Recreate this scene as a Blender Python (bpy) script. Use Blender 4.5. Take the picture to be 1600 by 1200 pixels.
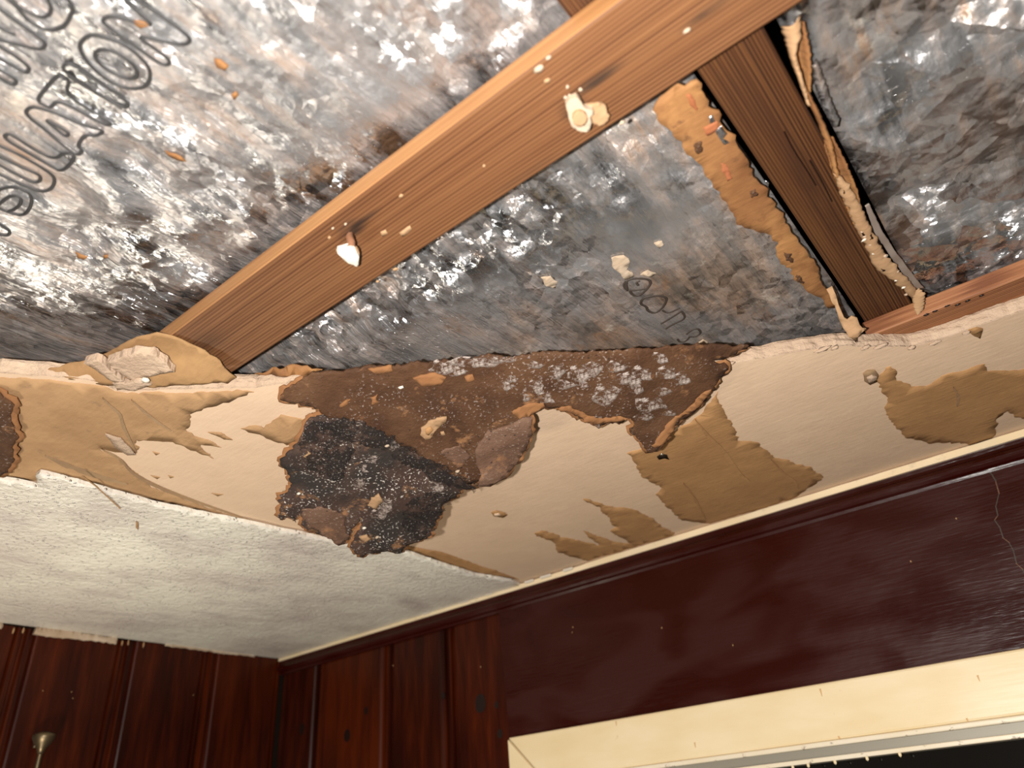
import bpy, bmesh, math, random
from mathutils import Vector, Matrix, noise
from mathutils.geometry import delaunay_2d_cdt

# ---------------------------------------------------------------- clear
for o in list(bpy.data.objects):
    bpy.data.objects.remove(o, do_unlink=True)
scene = bpy.context.scene
COL = scene.collection

# Everything is measured in "h" (camera-to-ceiling height); U turns it to metres.
U = 0.33
H = 2.30           # ceiling height in metres
# ---------------------------------------------------------------- camera
FPX = 1141.9
R = ((0.7812224467, 0.6194945383, -0.0769285755),
     (-0.3768896672, 0.3698256929, -0.8492250206),
     (-0.4976400983, 0.6924272337, 0.5223972230))
CAM = (3.8569765, -2.7832042, -1.0)


def W(p):
    return Vector((p[0] * U, p[1] * U, H + p[2] * U))


cam = bpy.data.cameras.new('camera')
camo = bpy.data.objects.new('camera', cam)
COL.objects.link(camo)
m3 = Matrix((R[0], [-v for v in R[1]], [-v for v in R[2]])).transposed()
camo.matrix_world = Matrix.Translation(W(CAM)) @ m3.to_4x4()
cam.sensor_width = 36.0
cam.lens = FPX / 1600 * 36.0
cam.clip_start = 0.01
cam.dof.use_dof = True
cam.dof.focus_distance = 0.64
cam.dof.aperture_fstop = 6.0
scene.camera = camo

# ---------------------------------------------------------------- world, light, exposure
world = bpy.data.worlds.new('room_light')
scene.world = world
world.use_nodes = True
bgn = world.node_tree.nodes['Background']
bgn.inputs[0].default_value = (1.0, 0.90, 0.78, 1)
bgn.inputs[1].default_value = 0.035

fl = bpy.data.lights.new('flash', 'POINT')
fl.energy = 11.8
fl.color = (1.0, 0.955, 0.90)
fl.shadow_soft_size = 0.006
flo = bpy.data.objects.new('flash', fl)
COL.objects.link(flo)
right = Vector(R[0]); up = -Vector(R[1]); fwd = Vector(R[2])
flo.location = W(CAM) - right * 0.05 - up * 0.012 - fwd * 0.01

# the room's own lamp, standing low towards the left corner
lamp = bpy.data.lights.new('room_lamp', 'POINT')
lamp.energy = 2.3
lamp.color = (1.0, 0.905, 0.75)
lamp.shadow_soft_size = 0.055
lampo = bpy.data.objects.new('room_lamp', lamp)
COL.objects.link(lampo)
lampo.location = W((0.95, -1.95, -1.45))

scene.view_settings.view_transform = 'Standard'
scene.view_settings.look = 'None'
scene.view_settings.gamma = 1.0
scene.view_settings.use_curve_mapping = False
scene.view_settings.exposure = 1.5


# ---------------------------------------------------------------- measuring helpers
def ray(px, py):
    a = ((px - 800) / FPX, (py - 600) / FPX, 1.0)
    return Vector([R[0][k] * a[0] + R[1][k] * a[1] + R[2][k] * a[2] for k in range(3)])


def at(px, py, z=0.0):
    d = ray(px, py)
    t = (z - CAM[2]) / d[2]
    return Vector((CAM[0] + d[0] * t, CAM[1] + d[1] * t, z))


def on_y(px, py, y=0.0):
    d = ray(px, py)
    t = (y - CAM[1]) / d[1]
    return Vector((CAM[0] + d[0] * t, y, CAM[2] + d[2] * t))


def on_x(px, py, x=0.0):
    d = ray(px, py)
    t = (x - CAM[0]) / d[0]
    return Vector((x, CAM[1] + d[1] * t, CAM[2] + d[2] * t))


def on_plane(px, py, p0, n):
    d = ray(px, py)
    c = Vector(CAM)
    t = (p0 - c).dot(n) / d.dot(n)
    return c + d * t


def fbm(x, y, s, seed=0.0, octv=3):
    v = 0.0; a = 1.0; t = 0.0
    for k in range(octv):
        v += a * noise.noise(Vector((x * s, y * s, seed + k * 7.3)))
        t += a; a *= 0.5; s *= 2.1
    return v / t


# ---------------------------------------------------------------- object helpers
def tag(o, label=None, cat=None, group=None, kind=None):
    if label: o['label'] = label
    if cat: o['category'] = cat
    if group: o['group'] = group
    if kind: o['kind'] = kind
    return o


def empty(name, p):
    o = bpy.data.objects.new(name, None)
    o.empty_display_size = 0.02
    COL.objects.link(o)
    o.location = W(p)
    return o


def world_loc(o):
    v = o.location.copy()
    while o.parent:
        o = o.parent
        v += o.location
    return v


def mk(name, verts, faces, mats, parent=None, smooth=False, mat_idx=None, recalc=True):
    """verts in h units -> one mesh object, origin at its centre"""
    ws = [W(v) for v in verts]
    lo = Vector([min(v[k] for v in ws) for k in range(3)])
    hi = Vector([max(v[k] for v in ws) for k in range(3)])
    c = (lo + hi) / 2
    me = bpy.data.meshes.new(name)
    me.from_pydata([v - c for v in ws], [], faces)
    if not isinstance(mats, (list, tuple)): mats = [mats]
    for m in mats: me.materials.append(m)
    if mat_idx:
        for p, i in zip(me.polygons, mat_idx): p.material_index = i
    if recalc:
        bm = bmesh.new(); bm.from_mesh(me)
        bmesh.ops.recalc_face_normals(bm, faces=bm.faces)
        bm.to_mesh(me); bm.free()
    if smooth:
        me.polygons.foreach_set('use_smooth', [True] * len(me.polygons))
    me.update()
    o = bpy.data.objects.new(name, me)
    COL.objects.link(o)
    if parent is not None:
        o.parent = parent
        o.location = c - world_loc(parent)
    else:
        o.location = c
    return o


def bevel(o, w, seg=2):
    md = o.modifiers.new('bevel', 'BEVEL')
    md.width = w * U; md.segments = seg; md.limit_method = 'ANGLE'
    return o


def box(name, a, b, mat, parent=None, bev=0.0):
    x0, y0, z0 = a; x1, y1, z1 = b
    v = [(x0, y0, z0), (x1, y0, z0), (x1, y1, z0), (x0, y1, z0),
         (x0, y0, z1), (x1, y0, z1), (x1, y1, z1), (x0, y1, z1)]
    f = [(0, 3, 2, 1), (4, 5, 6, 7), (0, 1, 5, 4), (1, 2, 6, 5), (2, 3, 7, 6), (3, 0, 4, 7)]
    o = mk(name, v, f, mat, parent)
    if bev: bevel(o, bev)
    return o


def rag(pts, amp, step, seed, closed=True):
    """torn outline: resample and push sideways by layered noise"""
    out = []
    n = len(pts)
    s = 0.0
    for i in range(n if closed else n - 1):
        a = Vector(pts[i][:2]); b = Vector(pts[(i + 1) % n][:2])
        L = (b - a).length
        k = max(1, int(L / step))
        d = (b - a) / max(L, 1e-9)
        nn = Vector((-d.y, d.x))
        for j in range(k):
            q = a + (b - a) * (j / k)
            w = amp * (0.8 * noise.noise(Vector((q.x * 9, q.y * 9, seed))) +
                       0.7 * noise.noise(Vector((q.x * 34, q.y * 34, seed + 3))) +
                       0.6 * noise.noise(Vector((q.x * 95, q.y * 95, seed + 9))))
            out.append(q + nn * w)
    if not closed: out.append(Vector(pts[-1][:2]))
    return out


def inside(p, poly):
    r = False
    j = len(poly) - 1
    for i in range(len(poly)):
        a, b = poly[i], poly[j]
        if (a[1] > p[1]) != (b[1] > p[1]) and p[0] < (b[0] - a[0]) * (p[1] - a[1]) / (b[1] - a[1]) + a[0]:
            r = not r
        j = i
    return r


def tri_fill(outline, spacing, holes=()):
    loops = [list(outline)] + [list(h) for h in holes]
    vs = []; es = []
    for L in loops:
        b = len(vs)
        vs += [Vector((p[0], p[1])) for p in L]
        es += [(b + i, b + (i + 1) % len(L)) for i in range(len(L))]
    if spacing:
        xs = [p[0] for p in outline]; ys = [p[1] for p in outline]
        rnd = random.Random(5)
        y = min(ys); row = 0
        while y < max(ys):
            x = min(xs) + (row % 2) * spacing * 0.5
            while x < max(xs):
                q = (x + rnd.uniform(-.12, .12) * spacing, y + rnd.uniform(-.12, .12) * spacing)
                if inside(q, outline) and not any(inside(q, h) for h in holes):
                    vs.append(Vector(q))
                x += spacing
            y += spacing * 0.87; row += 1
    r = delaunay_2d_cdt(vs, es, [], 1, 1e-6)
    V, F = r[0], r[2]
    F = [tuple(f) for f in F]
    keep = []
    for f in F:
        c = (sum(V[i][0] for i in f) / 3, sum(V[i][1] for i in f) / 3)
        if inside(c, outline) and not any(inside(c, h) for h in holes): keep.append(f)
    return V, keep


def sheet(name, outline, zf, thick, mats, parent=None, spacing=0.0, holes=(), smooth=True, mapf=None, side_mat=False):
    """a sheet with real thickness; zf(x,y) is its lower face. mapf maps (s,t,d) to 3-D"""
    V, F = tri_fill(outline, spacing, holes)
    if mapf is None: mapf = lambda s, t, d: (s, t, d)
    n = len(V)
    lo = [mapf(v[0], v[1], zf(v[0], v[1])) for v in V]
    hi = [mapf(v[0], v[1], zf(v[0], v[1]) + thick) for v in V]
    faces = [(f[0], f[2], f[1]) for f in F] + [(f[0] + n, f[1] + n, f[2] + n) for f in F]
    idx = [0] * len(faces)
    cnt = {}
    for f in F:
        for i in range(3):
            a, b = f[i], f[(i + 1) % 3]
            cnt[(a, b)] = 1
    for (a, b) in list(cnt):
        if (b, a) not in cnt:
            faces.append((a, b, b + n, a + n)); idx.append(1 if side_mat else 0)
    o = mk(name, lo + hi, faces, mats, parent, False, idx if side_mat else None, recalc=False)
    if smooth:
        nF = 2 * len(F)
        o.data.polygons.foreach_set('use_smooth', [i < nF for i in range(len(faces))])
    return o


def px_poly(pts, z=0.0):
    return [at(x, y, z).to_2d() for x, y in pts]


def tubes(name, lines, rad, mat, parent=None, closed=True, sides=6, flat=1.0):
    """polylines (3-D, h units) swept into thin tubes, one mesh"""
    V = []; F = []
    for L in lines:
        n = len(L); b = len(V)
        for i, p in enumerate(L):
            a = L[i - 1] if (closed or i > 0) else L[0]
            c = L[(i + 1) % n] if (closed or i < n - 1) else L[-1]
            d = (Vector(c) - Vector(a))
            if d.length < 1e-9: d = Vector((1, 0, 0))
            d.normalize()
            s = d.cross(Vector((0, 0, 1)))
            if s.length < 1e-3: s = Vector((1, 0, 0))
            s.normalize(); u = s.cross(d)
            for k in range(sides):
                an = 2 * math.pi * k / sides
                V.append(Vector(p) + s * (rad * math.cos(an)) + u * (rad * flat * math.sin(an)))
        for i in range(n if closed else n - 1):
            j = (i + 1) % n
            for k in range(sides):
                k2 = (k + 1) % sides
                F.append((b + i * sides + k, b + i * sides + k2, b + j * sides + k2, b + j * sides + k))
    return mk(name, V, F, mat, parent, True)


def smooth_line(pts, it=2, closed=True):
    for _ in range(it):
        o = []
        n = len(pts)
        if not closed: o.append(pts[0])
        for i in range(n if closed else n - 1):
            a, b = pts[i], pts[(i + 1) % n]
            o.append((a[0] * .75 + b[0] * .25, a[1] * .75 + b[1] * .25))
            o.append((a[0] * .25 + b[0] * .75, a[1] * .25 + b[1] * .75))
        if not closed: o.append(pts[-1])
        pts = o
    return pts


def lump(name, c, rad, mat, parent, seed, sub=2, rough=0.35):
    bm = bmesh.new()
    bmesh.ops.create_icosphere(bm, subdivisions=sub, radius=1.0)
    V = []
    for v in bm.verts:
        k = 1 + rough * noise.noise(v.co * 1.7 + Vector((seed, seed * .3, 0))) + rough * .5 * noise.noise(v.co * 4.1 + Vector((0, seed, 2)))
        V.append((c[0] + v.co.x * rad[0] * k, c[1] + v.co.y * rad[1] * k, c[2] + v.co.z * rad[2] * k))
    F = [tuple(x.index for x in f.verts) for f in bm.faces]
    bm.free()
    return mk(name, V, F, mat, parent, True)


# ---------------------------------------------------------------- materials
class N:
    def __init__(s, name, rough=0.7, metal=0.0, spec=0.4):
        s.m = bpy.data.materials.new(name); s.m.use_nodes = True
        s.t = s.m.node_tree
        s.b = s.t.nodes['Principled BSDF']
        s.b.inputs['Roughness'].default_value = rough
        s.b.inputs['Metallic'].default_value = metal
        s.b.inputs['Specular IOR Level'].default_value = spec
        s.tc = s.t.nodes.new('ShaderNodeTexCoord')

    def L(s, a, b): s.t.links.new(a, b)

    def map(s, scale=(1, 1, 1), rot=(0, 0, 0), loc=(0, 0, 0), src=None):
        n = s.t.nodes.new('ShaderNodeMapping')
        n.inputs['Scale'].default_value = scale
        n.inputs['Rotation'].default_value = rot
        n.inputs['Location'].default_value = loc
        s.L(src or s.tc.outputs['Object'], n.inputs['Vector'])
        return n.outputs[0]

    def noise(s, vec, scale, detail=4, rough=0.55, dist=0.0):
        n = s.t.nodes.new('ShaderNodeTexNoise')
        n.inputs['Scale'].default_value = scale
        n.inputs['Detail'].default_value = detail
        n.inputs['Roughness'].default_value = rough
        n.inputs['Distortion'].default_value = dist
        s.L(vec, n.inputs['Vector'])
        return n.outputs[0]

    def vor(s, vec, scale, feat='F1'):
        n = s.t.nodes.new('ShaderNodeTexVoronoi')
        n.feature = feat
        n.inputs['Scale'].default_value = scale
        s.L(vec, n.inputs['Vector'])
        return n.outputs[0]

    def ramp(s, fac, stops, interp='LINEAR'):
        n = s.t.nodes.new('ShaderNodeValToRGB')
        n.color_ramp.interpolation = interp
        e = n.color_ramp.elements
        while len(e) < len(stops): e.new(0.5)
        for q, (p, c) in zip(e, stops):
            q.position = p
            q.color = (c, c, c, 1) if isinstance(c, (int, float)) else (*c, 1)
        s.L(fac, n.inputs[0])
        return n.outputs[0]

    def mix(s, fac, a, b, mode='MIX'):
        n = s.t.nodes.new('ShaderNodeMix'); n.data_type = 'RGBA'; n.blend_type = mode
        for v, i in ((fac, 0), (a, 6), (b, 7)):
            if isinstance(v, (int, float)):
                n.inputs[i].default_value = v if i == 0 else (v, v, v, 1)
            elif isinstance(v, tuple):
                n.inputs[i].default_value = (*v, 1)
            else:
                s.L(v, n.inputs[i])
        return n.outputs[2]

    def math(s, op, a, b=0.0, clamp=False):
        n = s.t.nodes.new('ShaderNodeMath'); n.operation = op; n.use_clamp = clamp
        for i, v in enumerate((a, b)):
            if isinstance(v, (int, float)): n.inputs[i].default_value = v
            else: s.L(v, n.inputs[i])
        return n.outputs[0]

    def spot(s, c, r, soft=1.0):
        """mask around a point c (object space, metres), r=(rx,ry,rz)"""
        v = s.map(scale=tuple(1 / q for q in r), loc=tuple(-a / q for a, q in zip(c, r)))
        n = s.t.nodes.new('ShaderNodeVectorMath'); n.operation = 'LENGTH'
        s.L(v, n.inputs[0])
        return s.ramp(n.outputs['Value'], [(max(0, 1 - soft), 1.0), (1.0, 0.0)], 'EASE')

    def bump(s, h, strength=0.5, dist=0.002, prev=None):
        n = s.t.nodes.new('ShaderNodeBump')
        n.inputs['Strength'].default_value = strength
        n.inputs['Distance'].default_value = dist
        s.L(h, n.inputs['Height'])
        if prev is not None: s.L(prev, n.inputs['Normal'])
        return n.outputs[0]

    def out(s, col=None, rough=None, normal=None, metal=None):
        for v, k in ((col, 'Base Color'), (rough, 'Roughness'), (normal, 'Normal'), (metal, 'Metallic')):
            if v is None: continue
            if isinstance(v, tuple): s.b.inputs[k].default_value = (*v, 1)
            elif isinstance(v, (int, float)): s.b.inputs[k].default_value = v
            else: s.L(v, s.b.inputs[k])
        return s.m


def wood(name, cols, axis, line=260.0, rough=0.55, bumpk=0.35, seed=0.0, stains=(), spec=0.35):
    """straight-grained softwood; axis = grain direction 0/1/2"""
    n = N(name, rough, spec=spec)
    def sc(long, across):
        v = [across] * 3; v[axis] = long
        return tuple(v)
    wob = n.noise(n.map(sc(2.0, 9.0), loc=(seed, seed, 0)), 1.0, 3)
    g1 = n.noise(n.map(sc(1.2, line), loc=(seed, 0, seed)), 1.0, 3, 0.5, 0.15)
    wt = n.t.nodes.new('ShaderNodeTexWave'); wt.wave_type = 'BANDS'; wt.bands_direction = 'Y' if axis == 0 else 'X'
    wt.inputs['Scale'].default_value = line * 0.27; wt.inputs['Distortion'].default_value = 2.2
    wt.inputs['Detail'].default_value = 2.0; wt.inputs['Detail Scale'].default_value = 0.25
    n.L(n.map(sc(0.25, 1.0)), wt.inputs['Vector'])
    g1 = n.math('ADD', n.math('MULTIPLY', g1, 0.62), n.math('MULTIPLY', n.ramp(wt.outputs[1], [(0.0, 0.25), (1.0, 0.75)]), 0.38))
    g2 = n.noise(n.map(sc(14.0, line * 3.2), loc=(0, seed, 0)), 1.0, 2)
    big = n.noise(n.map(sc(4.0, 22.0), loc=(seed * 2, 0, 0)), 1.0, 4)
    f = n.math('ADD', n.math('MULTIPLY', g1, 0.75), n.math('MULTIPLY', wob, 0.25))
    c = n.ramp(f, [(0.36, cols[0]), (0.47, cols[1]), (0.60, cols[2])])
    c = n.mix(n.ramp(big, [(0.35, 0.0), (0.7, 0.55)]), c, n.mix(1.0, c, (0.62, 0.5, 0.42), 'MULTIPLY'))
    c = n.mix(n.ramp(g2, [(0.3, 0.35), (0.6, 0.0)]), c, cols[0])
    for (cc, rr, soft, amt, col) in stains:
        msk = n.spot(cc, rr, soft)
        msk = n.math('MULTIPLY', msk, n.ramp(n.noise(n.map(sc(30, 160)), 1.0, 4), [(0.3, 0.35), (0.6, 1.0)]))
        c = n.mix(n.math('MULTIPLY', msk, amt), c, col)
    b = n.bump(n.math('ADD', n.math('MULTIPLY', g1, 0.7), n.math('MULTIPLY', g2, 0.3)), bumpk, 0.0015)
    return n.out(c, normal=b)


# --- plasterboard face: cream paper
def make_paper(name, base, dark, rough=0.75, mott=0.5, fibre=False, spots=0.0, spotcol=(0.1, 0.07, 0.05)):
    n = N(name, rough, spec=0.25)
    v = n.map()
    a = n.noise(v, 9.0, 4, 0.6)
    c = n.mix(n.ramp(a, [(0.35, 0.0), (0.7, mott)]), base, dark)
    f = n.noise(n.map((60, 240, 60)), 1.0, 3)
    c = n.mix(n.ramp(f, [(0.25, 0.18), (0.5, 0.0)]), c, dark)
    a2 = n.noise(n.map(loc=(2, 5, 0)), 38.0, 5, 0.65)
    c = n.mix(n.ramp(a2, [(0.45, 0.0), (0.70, mott * 0.7)]), c, dark)
    if spots:
        s2 = n.noise(n.map(), 55.0, 4, 0.65)
        c = n.mix(n.ramp(s2, [(0.60, 0.0), (0.70, spots)]), c, spotcol)
    h = n.math('ADD', n.math('MULTIPLY', n.noise(v, 30, 5, 0.6), 0.7), n.math('MULTIPLY', f, 0.3))
    return n.out(c, normal=n.bump(h, 0.35 if not fibre else 0.6, 0.003))


M = {}
M['board'] = make_paper('cream_plasterboard', (0.73, 0.535, 0.37), (0.63, 0.45, 0.305), 0.8, 0.6)
M['paper_tan'] = make_paper('tan_torn_paper', (0.49, 0.30, 0.15), (0.32, 0.185, 0.09), 0.85, 0.9, True, 0.45, (0.20, 0.13, 0.08))
M['paper_brown'] = make_paper('brown_torn_paper', (0.46, 0.255, 0.108), (0.33, 0.175, 0.073), 0.85, 0.8, True)
M['kraft'] = make_paper('kraft_paper', (0.36, 0.18, 0.066), (0.17, 0.07, 0.026), 0.75, 1.0, True, 0.7, (0.11, 0.05, 0.024))
M['backing'] = make_paper('tan_backing_paper', (0.38, 0.225, 0.10), (0.25, 0.135, 0.06), 0.8, 0.9, True)
M['kraft_pale'] = make_paper('pale_kraft_paper', (0.44, 0.275, 0.15), (0.30, 0.17, 0.085), 0.8, 0.7, True)
M['fibre'] = make_paper('torn_fibre', (0.31, 0.145, 0.058), (0.20, 0.085, 0.034), 0.9, 0.7, True)


def m_gypsum():
    n = N('gypsum_core', 0.9, spec=0.2)
    v = n.map()
    a = n.noise(v, 25, 4)
    c = n.mix(n.ramp(a, [(0.35, 0.0), (0.7, 1.0)]), (0.54, 0.40, 0.285), (0.43, 0.305, 0.215))
    h = n.noise(v, 160, 5, 0.65)
    return n.out(c, normal=n.bump(h, 0.7, 0.004))
M['gypsum'] = m_gypsum()


def m_white():
    n = N('white_textured_ceiling_paint', 0.36, spec=0.5)
    v = n.map()
    d = n.noise(n.map((1.4, 1.4, 1)), 3.0, 4, 0.55)
    c = n.mix(n.ramp(d, [(0.38, 0.0), (0.68, 1.0)]), (0.93, 0.90, 0.775), (0.72, 0.655, 0.58))
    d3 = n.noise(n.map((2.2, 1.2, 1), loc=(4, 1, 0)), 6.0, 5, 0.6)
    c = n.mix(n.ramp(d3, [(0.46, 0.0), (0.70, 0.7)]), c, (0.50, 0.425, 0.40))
    sp = n.ramp(n.vor(v, 190), [(0.10, 1.0), (0.26, 0.0)])
    sel = n.ramp(n.noise(v, 40, 2), [(0.44, 0.0), (0.56, 1.0)])
    bumps = n.math('MULTIPLY', sp, sel)
    c = n.mix(n.math('MULTIPLY', bumps, 0.6), c, (0.95, 0.92, 0.85))
    h = n.math('ADD', n.math('MULTIPLY', n.noise(v, 120, 4, 0.6), 0.6), n.math('MULTIPLY', bumps, 1.4))
    return n.out(c, normal=n.bump(h, 0.8, 0.006))
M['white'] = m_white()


def facets(n, vec, scale):
    """flat randomly tilted facets: crumpled foil"""
    v = n.t.nodes.new('ShaderNodeTexVoronoi'); v.inputs['Scale'].default_value = scale
    n.L(vec, v.inputs['Vector'])
    d = n.t.nodes.new('ShaderNodeVectorMath'); d.operation = 'SUBTRACT'
    n.L(vec, d.inputs[0]); n.L(v.outputs['Position'], d.inputs[1])
    c = n.t.nodes.new('ShaderNodeVectorMath'); c.operation = 'SUBTRACT'
    n.L(v.outputs['Color'], c.inputs[0]); c.inputs[1].default_value = (.5, .5, .5)
    q = n.t.nodes.new('ShaderNodeVectorMath'); q.operation = 'DOT_PRODUCT'
    n.L(d.outputs[0], q.inputs[0]); n.L(c.outputs[0], q.inputs[1])
    return q.outputs['Value']


def m_foil(name, crumple, dirt_amt, dirt_col, streak=(26, 150), grime=None, seed=0.0, crush=None, sharp=0.0, rough=0.24):
    n = N(name, 0.3, 1.0, 0.5)
    v = n.map(loc=(seed, 0, 0))
    wv = n.noise(v, 30.0, 3)
    warp = n.t.nodes.new('ShaderNodeVectorMath'); warp.operation = 'MULTIPLY_ADD'
    nz = n.t.nodes.new('ShaderNodeTexNoise'); nz.inputs['Scale'].default_value = 45.0
    n.L(v, nz.inputs['Vector'])
    n.L(nz.outputs['Color'], warp.inputs[0]); warp.inputs[1].default_value = (.012, .012, .012)
    n.L(v, warp.inputs[2])
    wp = warp.outputs[0]
    # wrinkles drawn out along the joists, crumples, fine creases
    st = n.noise(n.map((streak[1], streak[0], 60), loc=(seed, 0, 0)), 1.0, 4, 0.62, 0.4)
    st2 = n.noise(n.map((streak[1] * 3.5, streak[0] * 1.5, 60), loc=(seed, 3, 0)), 1.0, 3, 0.6, 0.3)
    fine = n.noise(v, 420.0, 3, 0.6)
    big = n.noise(v, 22.0, 3, 0.5, 0.6)
    area = n.ramp(n.noise(v, 9.0, 3, 0.5), [(0.40, 0.12), (0.62, 1.0)])
    h = n.math('ADD', n.math('MULTIPLY', st, 0.6), n.math('MULTIPLY', big, 0.7))
    nb = n.bump(h, 0.7, 0.005 * crumple)
    nb = n.bump(n.math('MULTIPLY', st2, area), 0.6, 0.0016 * crumple, nb)
    f1 = n.math('ADD', facets(n, wp, 70.0), n.math('MULTIPLY', facets(n, wp, 170.0), 0.8))
    if crush is not None:
        msk = None
        for (c, r, amt) in crush:
            q = n.math('MULTIPLY', n.spot(c, r, 0.7), amt)
            msk = q if msk is None else n.math('MAXIMUM', msk, q)
        area2 = n.math('MAXIMUM', n.math('MULTIPLY', area, 0.55), n.math('MULTIPLY', msk, n.ramp(wv, [(0.35, 0.5), (0.6, 1.0)])))
    else:
        area2 = n.math('MULTIPLY', area, 0.9)
    nb = n.bump(n.math('MULTIPLY', f1, area2), 1.0, 1.0, nb)
    if sharp:
        f2 = n.math('ADD', facets(n, wp, 16.0), n.math('MULTIPLY', facets(n, wp, 38.0), 0.7))
        nb = n.bump(f2, 1.0, sharp * 1.0, nb)
    nb = n.bump(fine, 0.35, 0.0006, nb)
    d = n.noise(n.map((1, 0.6, 1), loc=(3 + seed, 0, 0)), 12.0, 6, 0.66, 0.3)
    d2 = n.noise(n.map((90, 16, 60), loc=(seed, 2, 0)), 1.0, 4, 0.65)
    lo = 0.66 - dirt_amt * 0.34
    msk = n.ramp(n.math('ADD', n.math('MULTIPLY', d, 0.65), n.math('MULTIPLY', d2, 0.35)), [(lo - 0.10, 0.0), (lo + 0.12, 1.0)])
    if grime is not None:
        for (c, r, amt) in grime:
            msk = n.math('MAXIMUM', msk, n.math('MULTIPLY', n.spot(c, r, 0.8), n.ramp(d, [(0.35, amt * .45), (0.55, amt)])))
    rs = n.ramp(n.noise(n.map((1, .5, 1), loc=(9 + seed, 1, 0)), 34.0, 5, 0.7), [(0.60, 0.0), (0.68, 0.8)])
    pw = n.ramp(n.noise(n.map(loc=(5 + seed, 4, 0)), 24.0, 6, 0.72), [(0.58, 0.0), (0.70, 0.75)])
    pw = n.math('MULTIPLY', pw, n.ramp(msk, [(0.2, 0.25), (0.8, 1.0)]))
    dc = n.mix(n.ramp(d2, [(0.4, 0.0), (0.62, 1.0)]), tuple(c * .8 for c in dirt_col), tuple(c * k for c, k in zip(dirt_col, (1.8, 1.55, 1.4))))
    col = n.mix(msk, (0.58, 0.59, 0.61), dc)
    col = n.mix(n.math('MULTIPLY', rs, 0.55), col, (0.30, 0.16, 0.08))
    col = n.mix(pw, col, (0.66, 0.61, 0.53))
    met = n.math('SUBTRACT', 1.0, n.math('MAXIMUM', n.math('MULTIPLY', msk, 0.65), n.math('MULTIPLY', pw, 0.9)), True)
    ro = n.math('ADD', rough, n.math('MULTIPLY', msk, 0.22))
    return n.out(col, ro, nb, met)


def m_flap(name, cols, speck, speckcol, black=0.0):
    n = N(name, 0.8, spec=0.3)
    v = n.map()
    a = n.noise(v, 20.0, 5, 0.62)
    c = n.ramp(a, [(0.3, cols[0]), (0.5, cols[1]), (0.7, cols[2])])
    if black:
        k = n.noise(n.map(loc=(2, 1, 0)), 14.0, 5, 0.65)
        c = n.mix(n.ramp(k, [(0.40, black), (0.58, 0.0)]), c, (0.022, 0.018, 0.016))
    t = n.noise(n.map(loc=(1, 7, 0)), 45, 4, 0.6)
    c = n.mix(n.ramp(t, [(0.60, 0.0), (0.70, 0.65)]), c, (0.36, 0.175, 0.075))
    s = n.noise(v, 420.0, 2, 0.5)
    sa = n.noise(n.map(loc=(4, 0, 3)), 16.0, 3)
    sm = n.math('MULTIPLY', n.ramp(s, [(0.60, 0.0), (0.68, 1.0)]), n.ramp(sa, [(0.42, 0.0), (0.6, speck)]))
    c = n.mix(sm, c, speckcol)
    dk = n.ramp(n.vor(v, 130.0), [(0.10, 1.0), (0.16, 0.0)])
    c = n.mix(n.math('MULTIPLY', dk, n.ramp(n.noise(v, 30, 2), [(0.5, 0.0), (0.6, 0.8)])), c, (0.02, 0.012, 0.01))
    h = n.math('ADD', n.noise(v, 60, 5, 0.65), n.math('MULTIPLY', s, 0.3))
    return n.out(c, normal=n.bump(h, 0.6, 0.004))


M['flap'] = m_flap('brown_water_stained_paper', ((0.0419, 0.0168, 0.0072), (0.0809, 0.0358, 0.0156), (0.1200, 0.0586, 0.0279)), 0.5, (0.48, 0.40, 0.36))
M['flap_dark'] = m_flap('blackened_mouldy_paper', ((0.0286, 0.0156, 0.0114), (0.0598, 0.0322, 0.0234), (0.0936, 0.0546, 0.0390)), 0.9, (0.62, 0.56, 0.50), 0.9)
M['flap_curl'] = m_flap('reddish_curled_paper', ((0.0780, 0.0403, 0.0247), (0.1300, 0.0683, 0.0423), (0.1755, 0.1008, 0.0650)), 0.4, (0.45, 0.36, 0.3))


def m_mould():
    n = N('white_mould', 0.95, spec=0.1)
    v = n.map()
    a = n.noise(v, 420, 4, 0.75)
    b = n.noise(n.map(loc=(3, 3, 0)), 130, 4, 0.65)
    k = n.math('ADD', n.math('MULTIPLY', a, 0.45), n.math('MULTIPLY', b, 0.55))
    c = n.ramp(k, [(0.46, (0.24, 0.165, 0.130)), (0.62, (0.56, 0.48, 0.43))])
    n.L(n.ramp(k, [(0.46, 0.0), (0.60, 0.75)]), n.b.inputs['Alpha'])
    return n.out(c)
M['mould'] = m_mould()


def m_black_mould():
    n = N('black_mould', 0.9, spec=0.2)
    v = n.map()
    a = n.noise(v, 160, 5, 0.7)
    b = n.noise(n.map(loc=(3, 3, 0)), 40, 4, 0.65)
    k = n.math('ADD', n.math('MULTIPLY', a, 0.5), n.math('MULTIPLY', b, 0.5))
    n.L(n.ramp(k, [(0.43, 0.0), (0.62, 0.85)]), n.b.inputs['Alpha'])
    sp = n.ramp(n.noise(v, 500, 2), [(0.62, 0.0), (0.70, 1.0)])
    return n.out(n.mix(sp, (0.026, 0.020, 0.018), (0.35, 0.31, 0.28)), normal=n.bump(a, 0.5, 0.003))
M['black_mould'] = m_black_mould()


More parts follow.
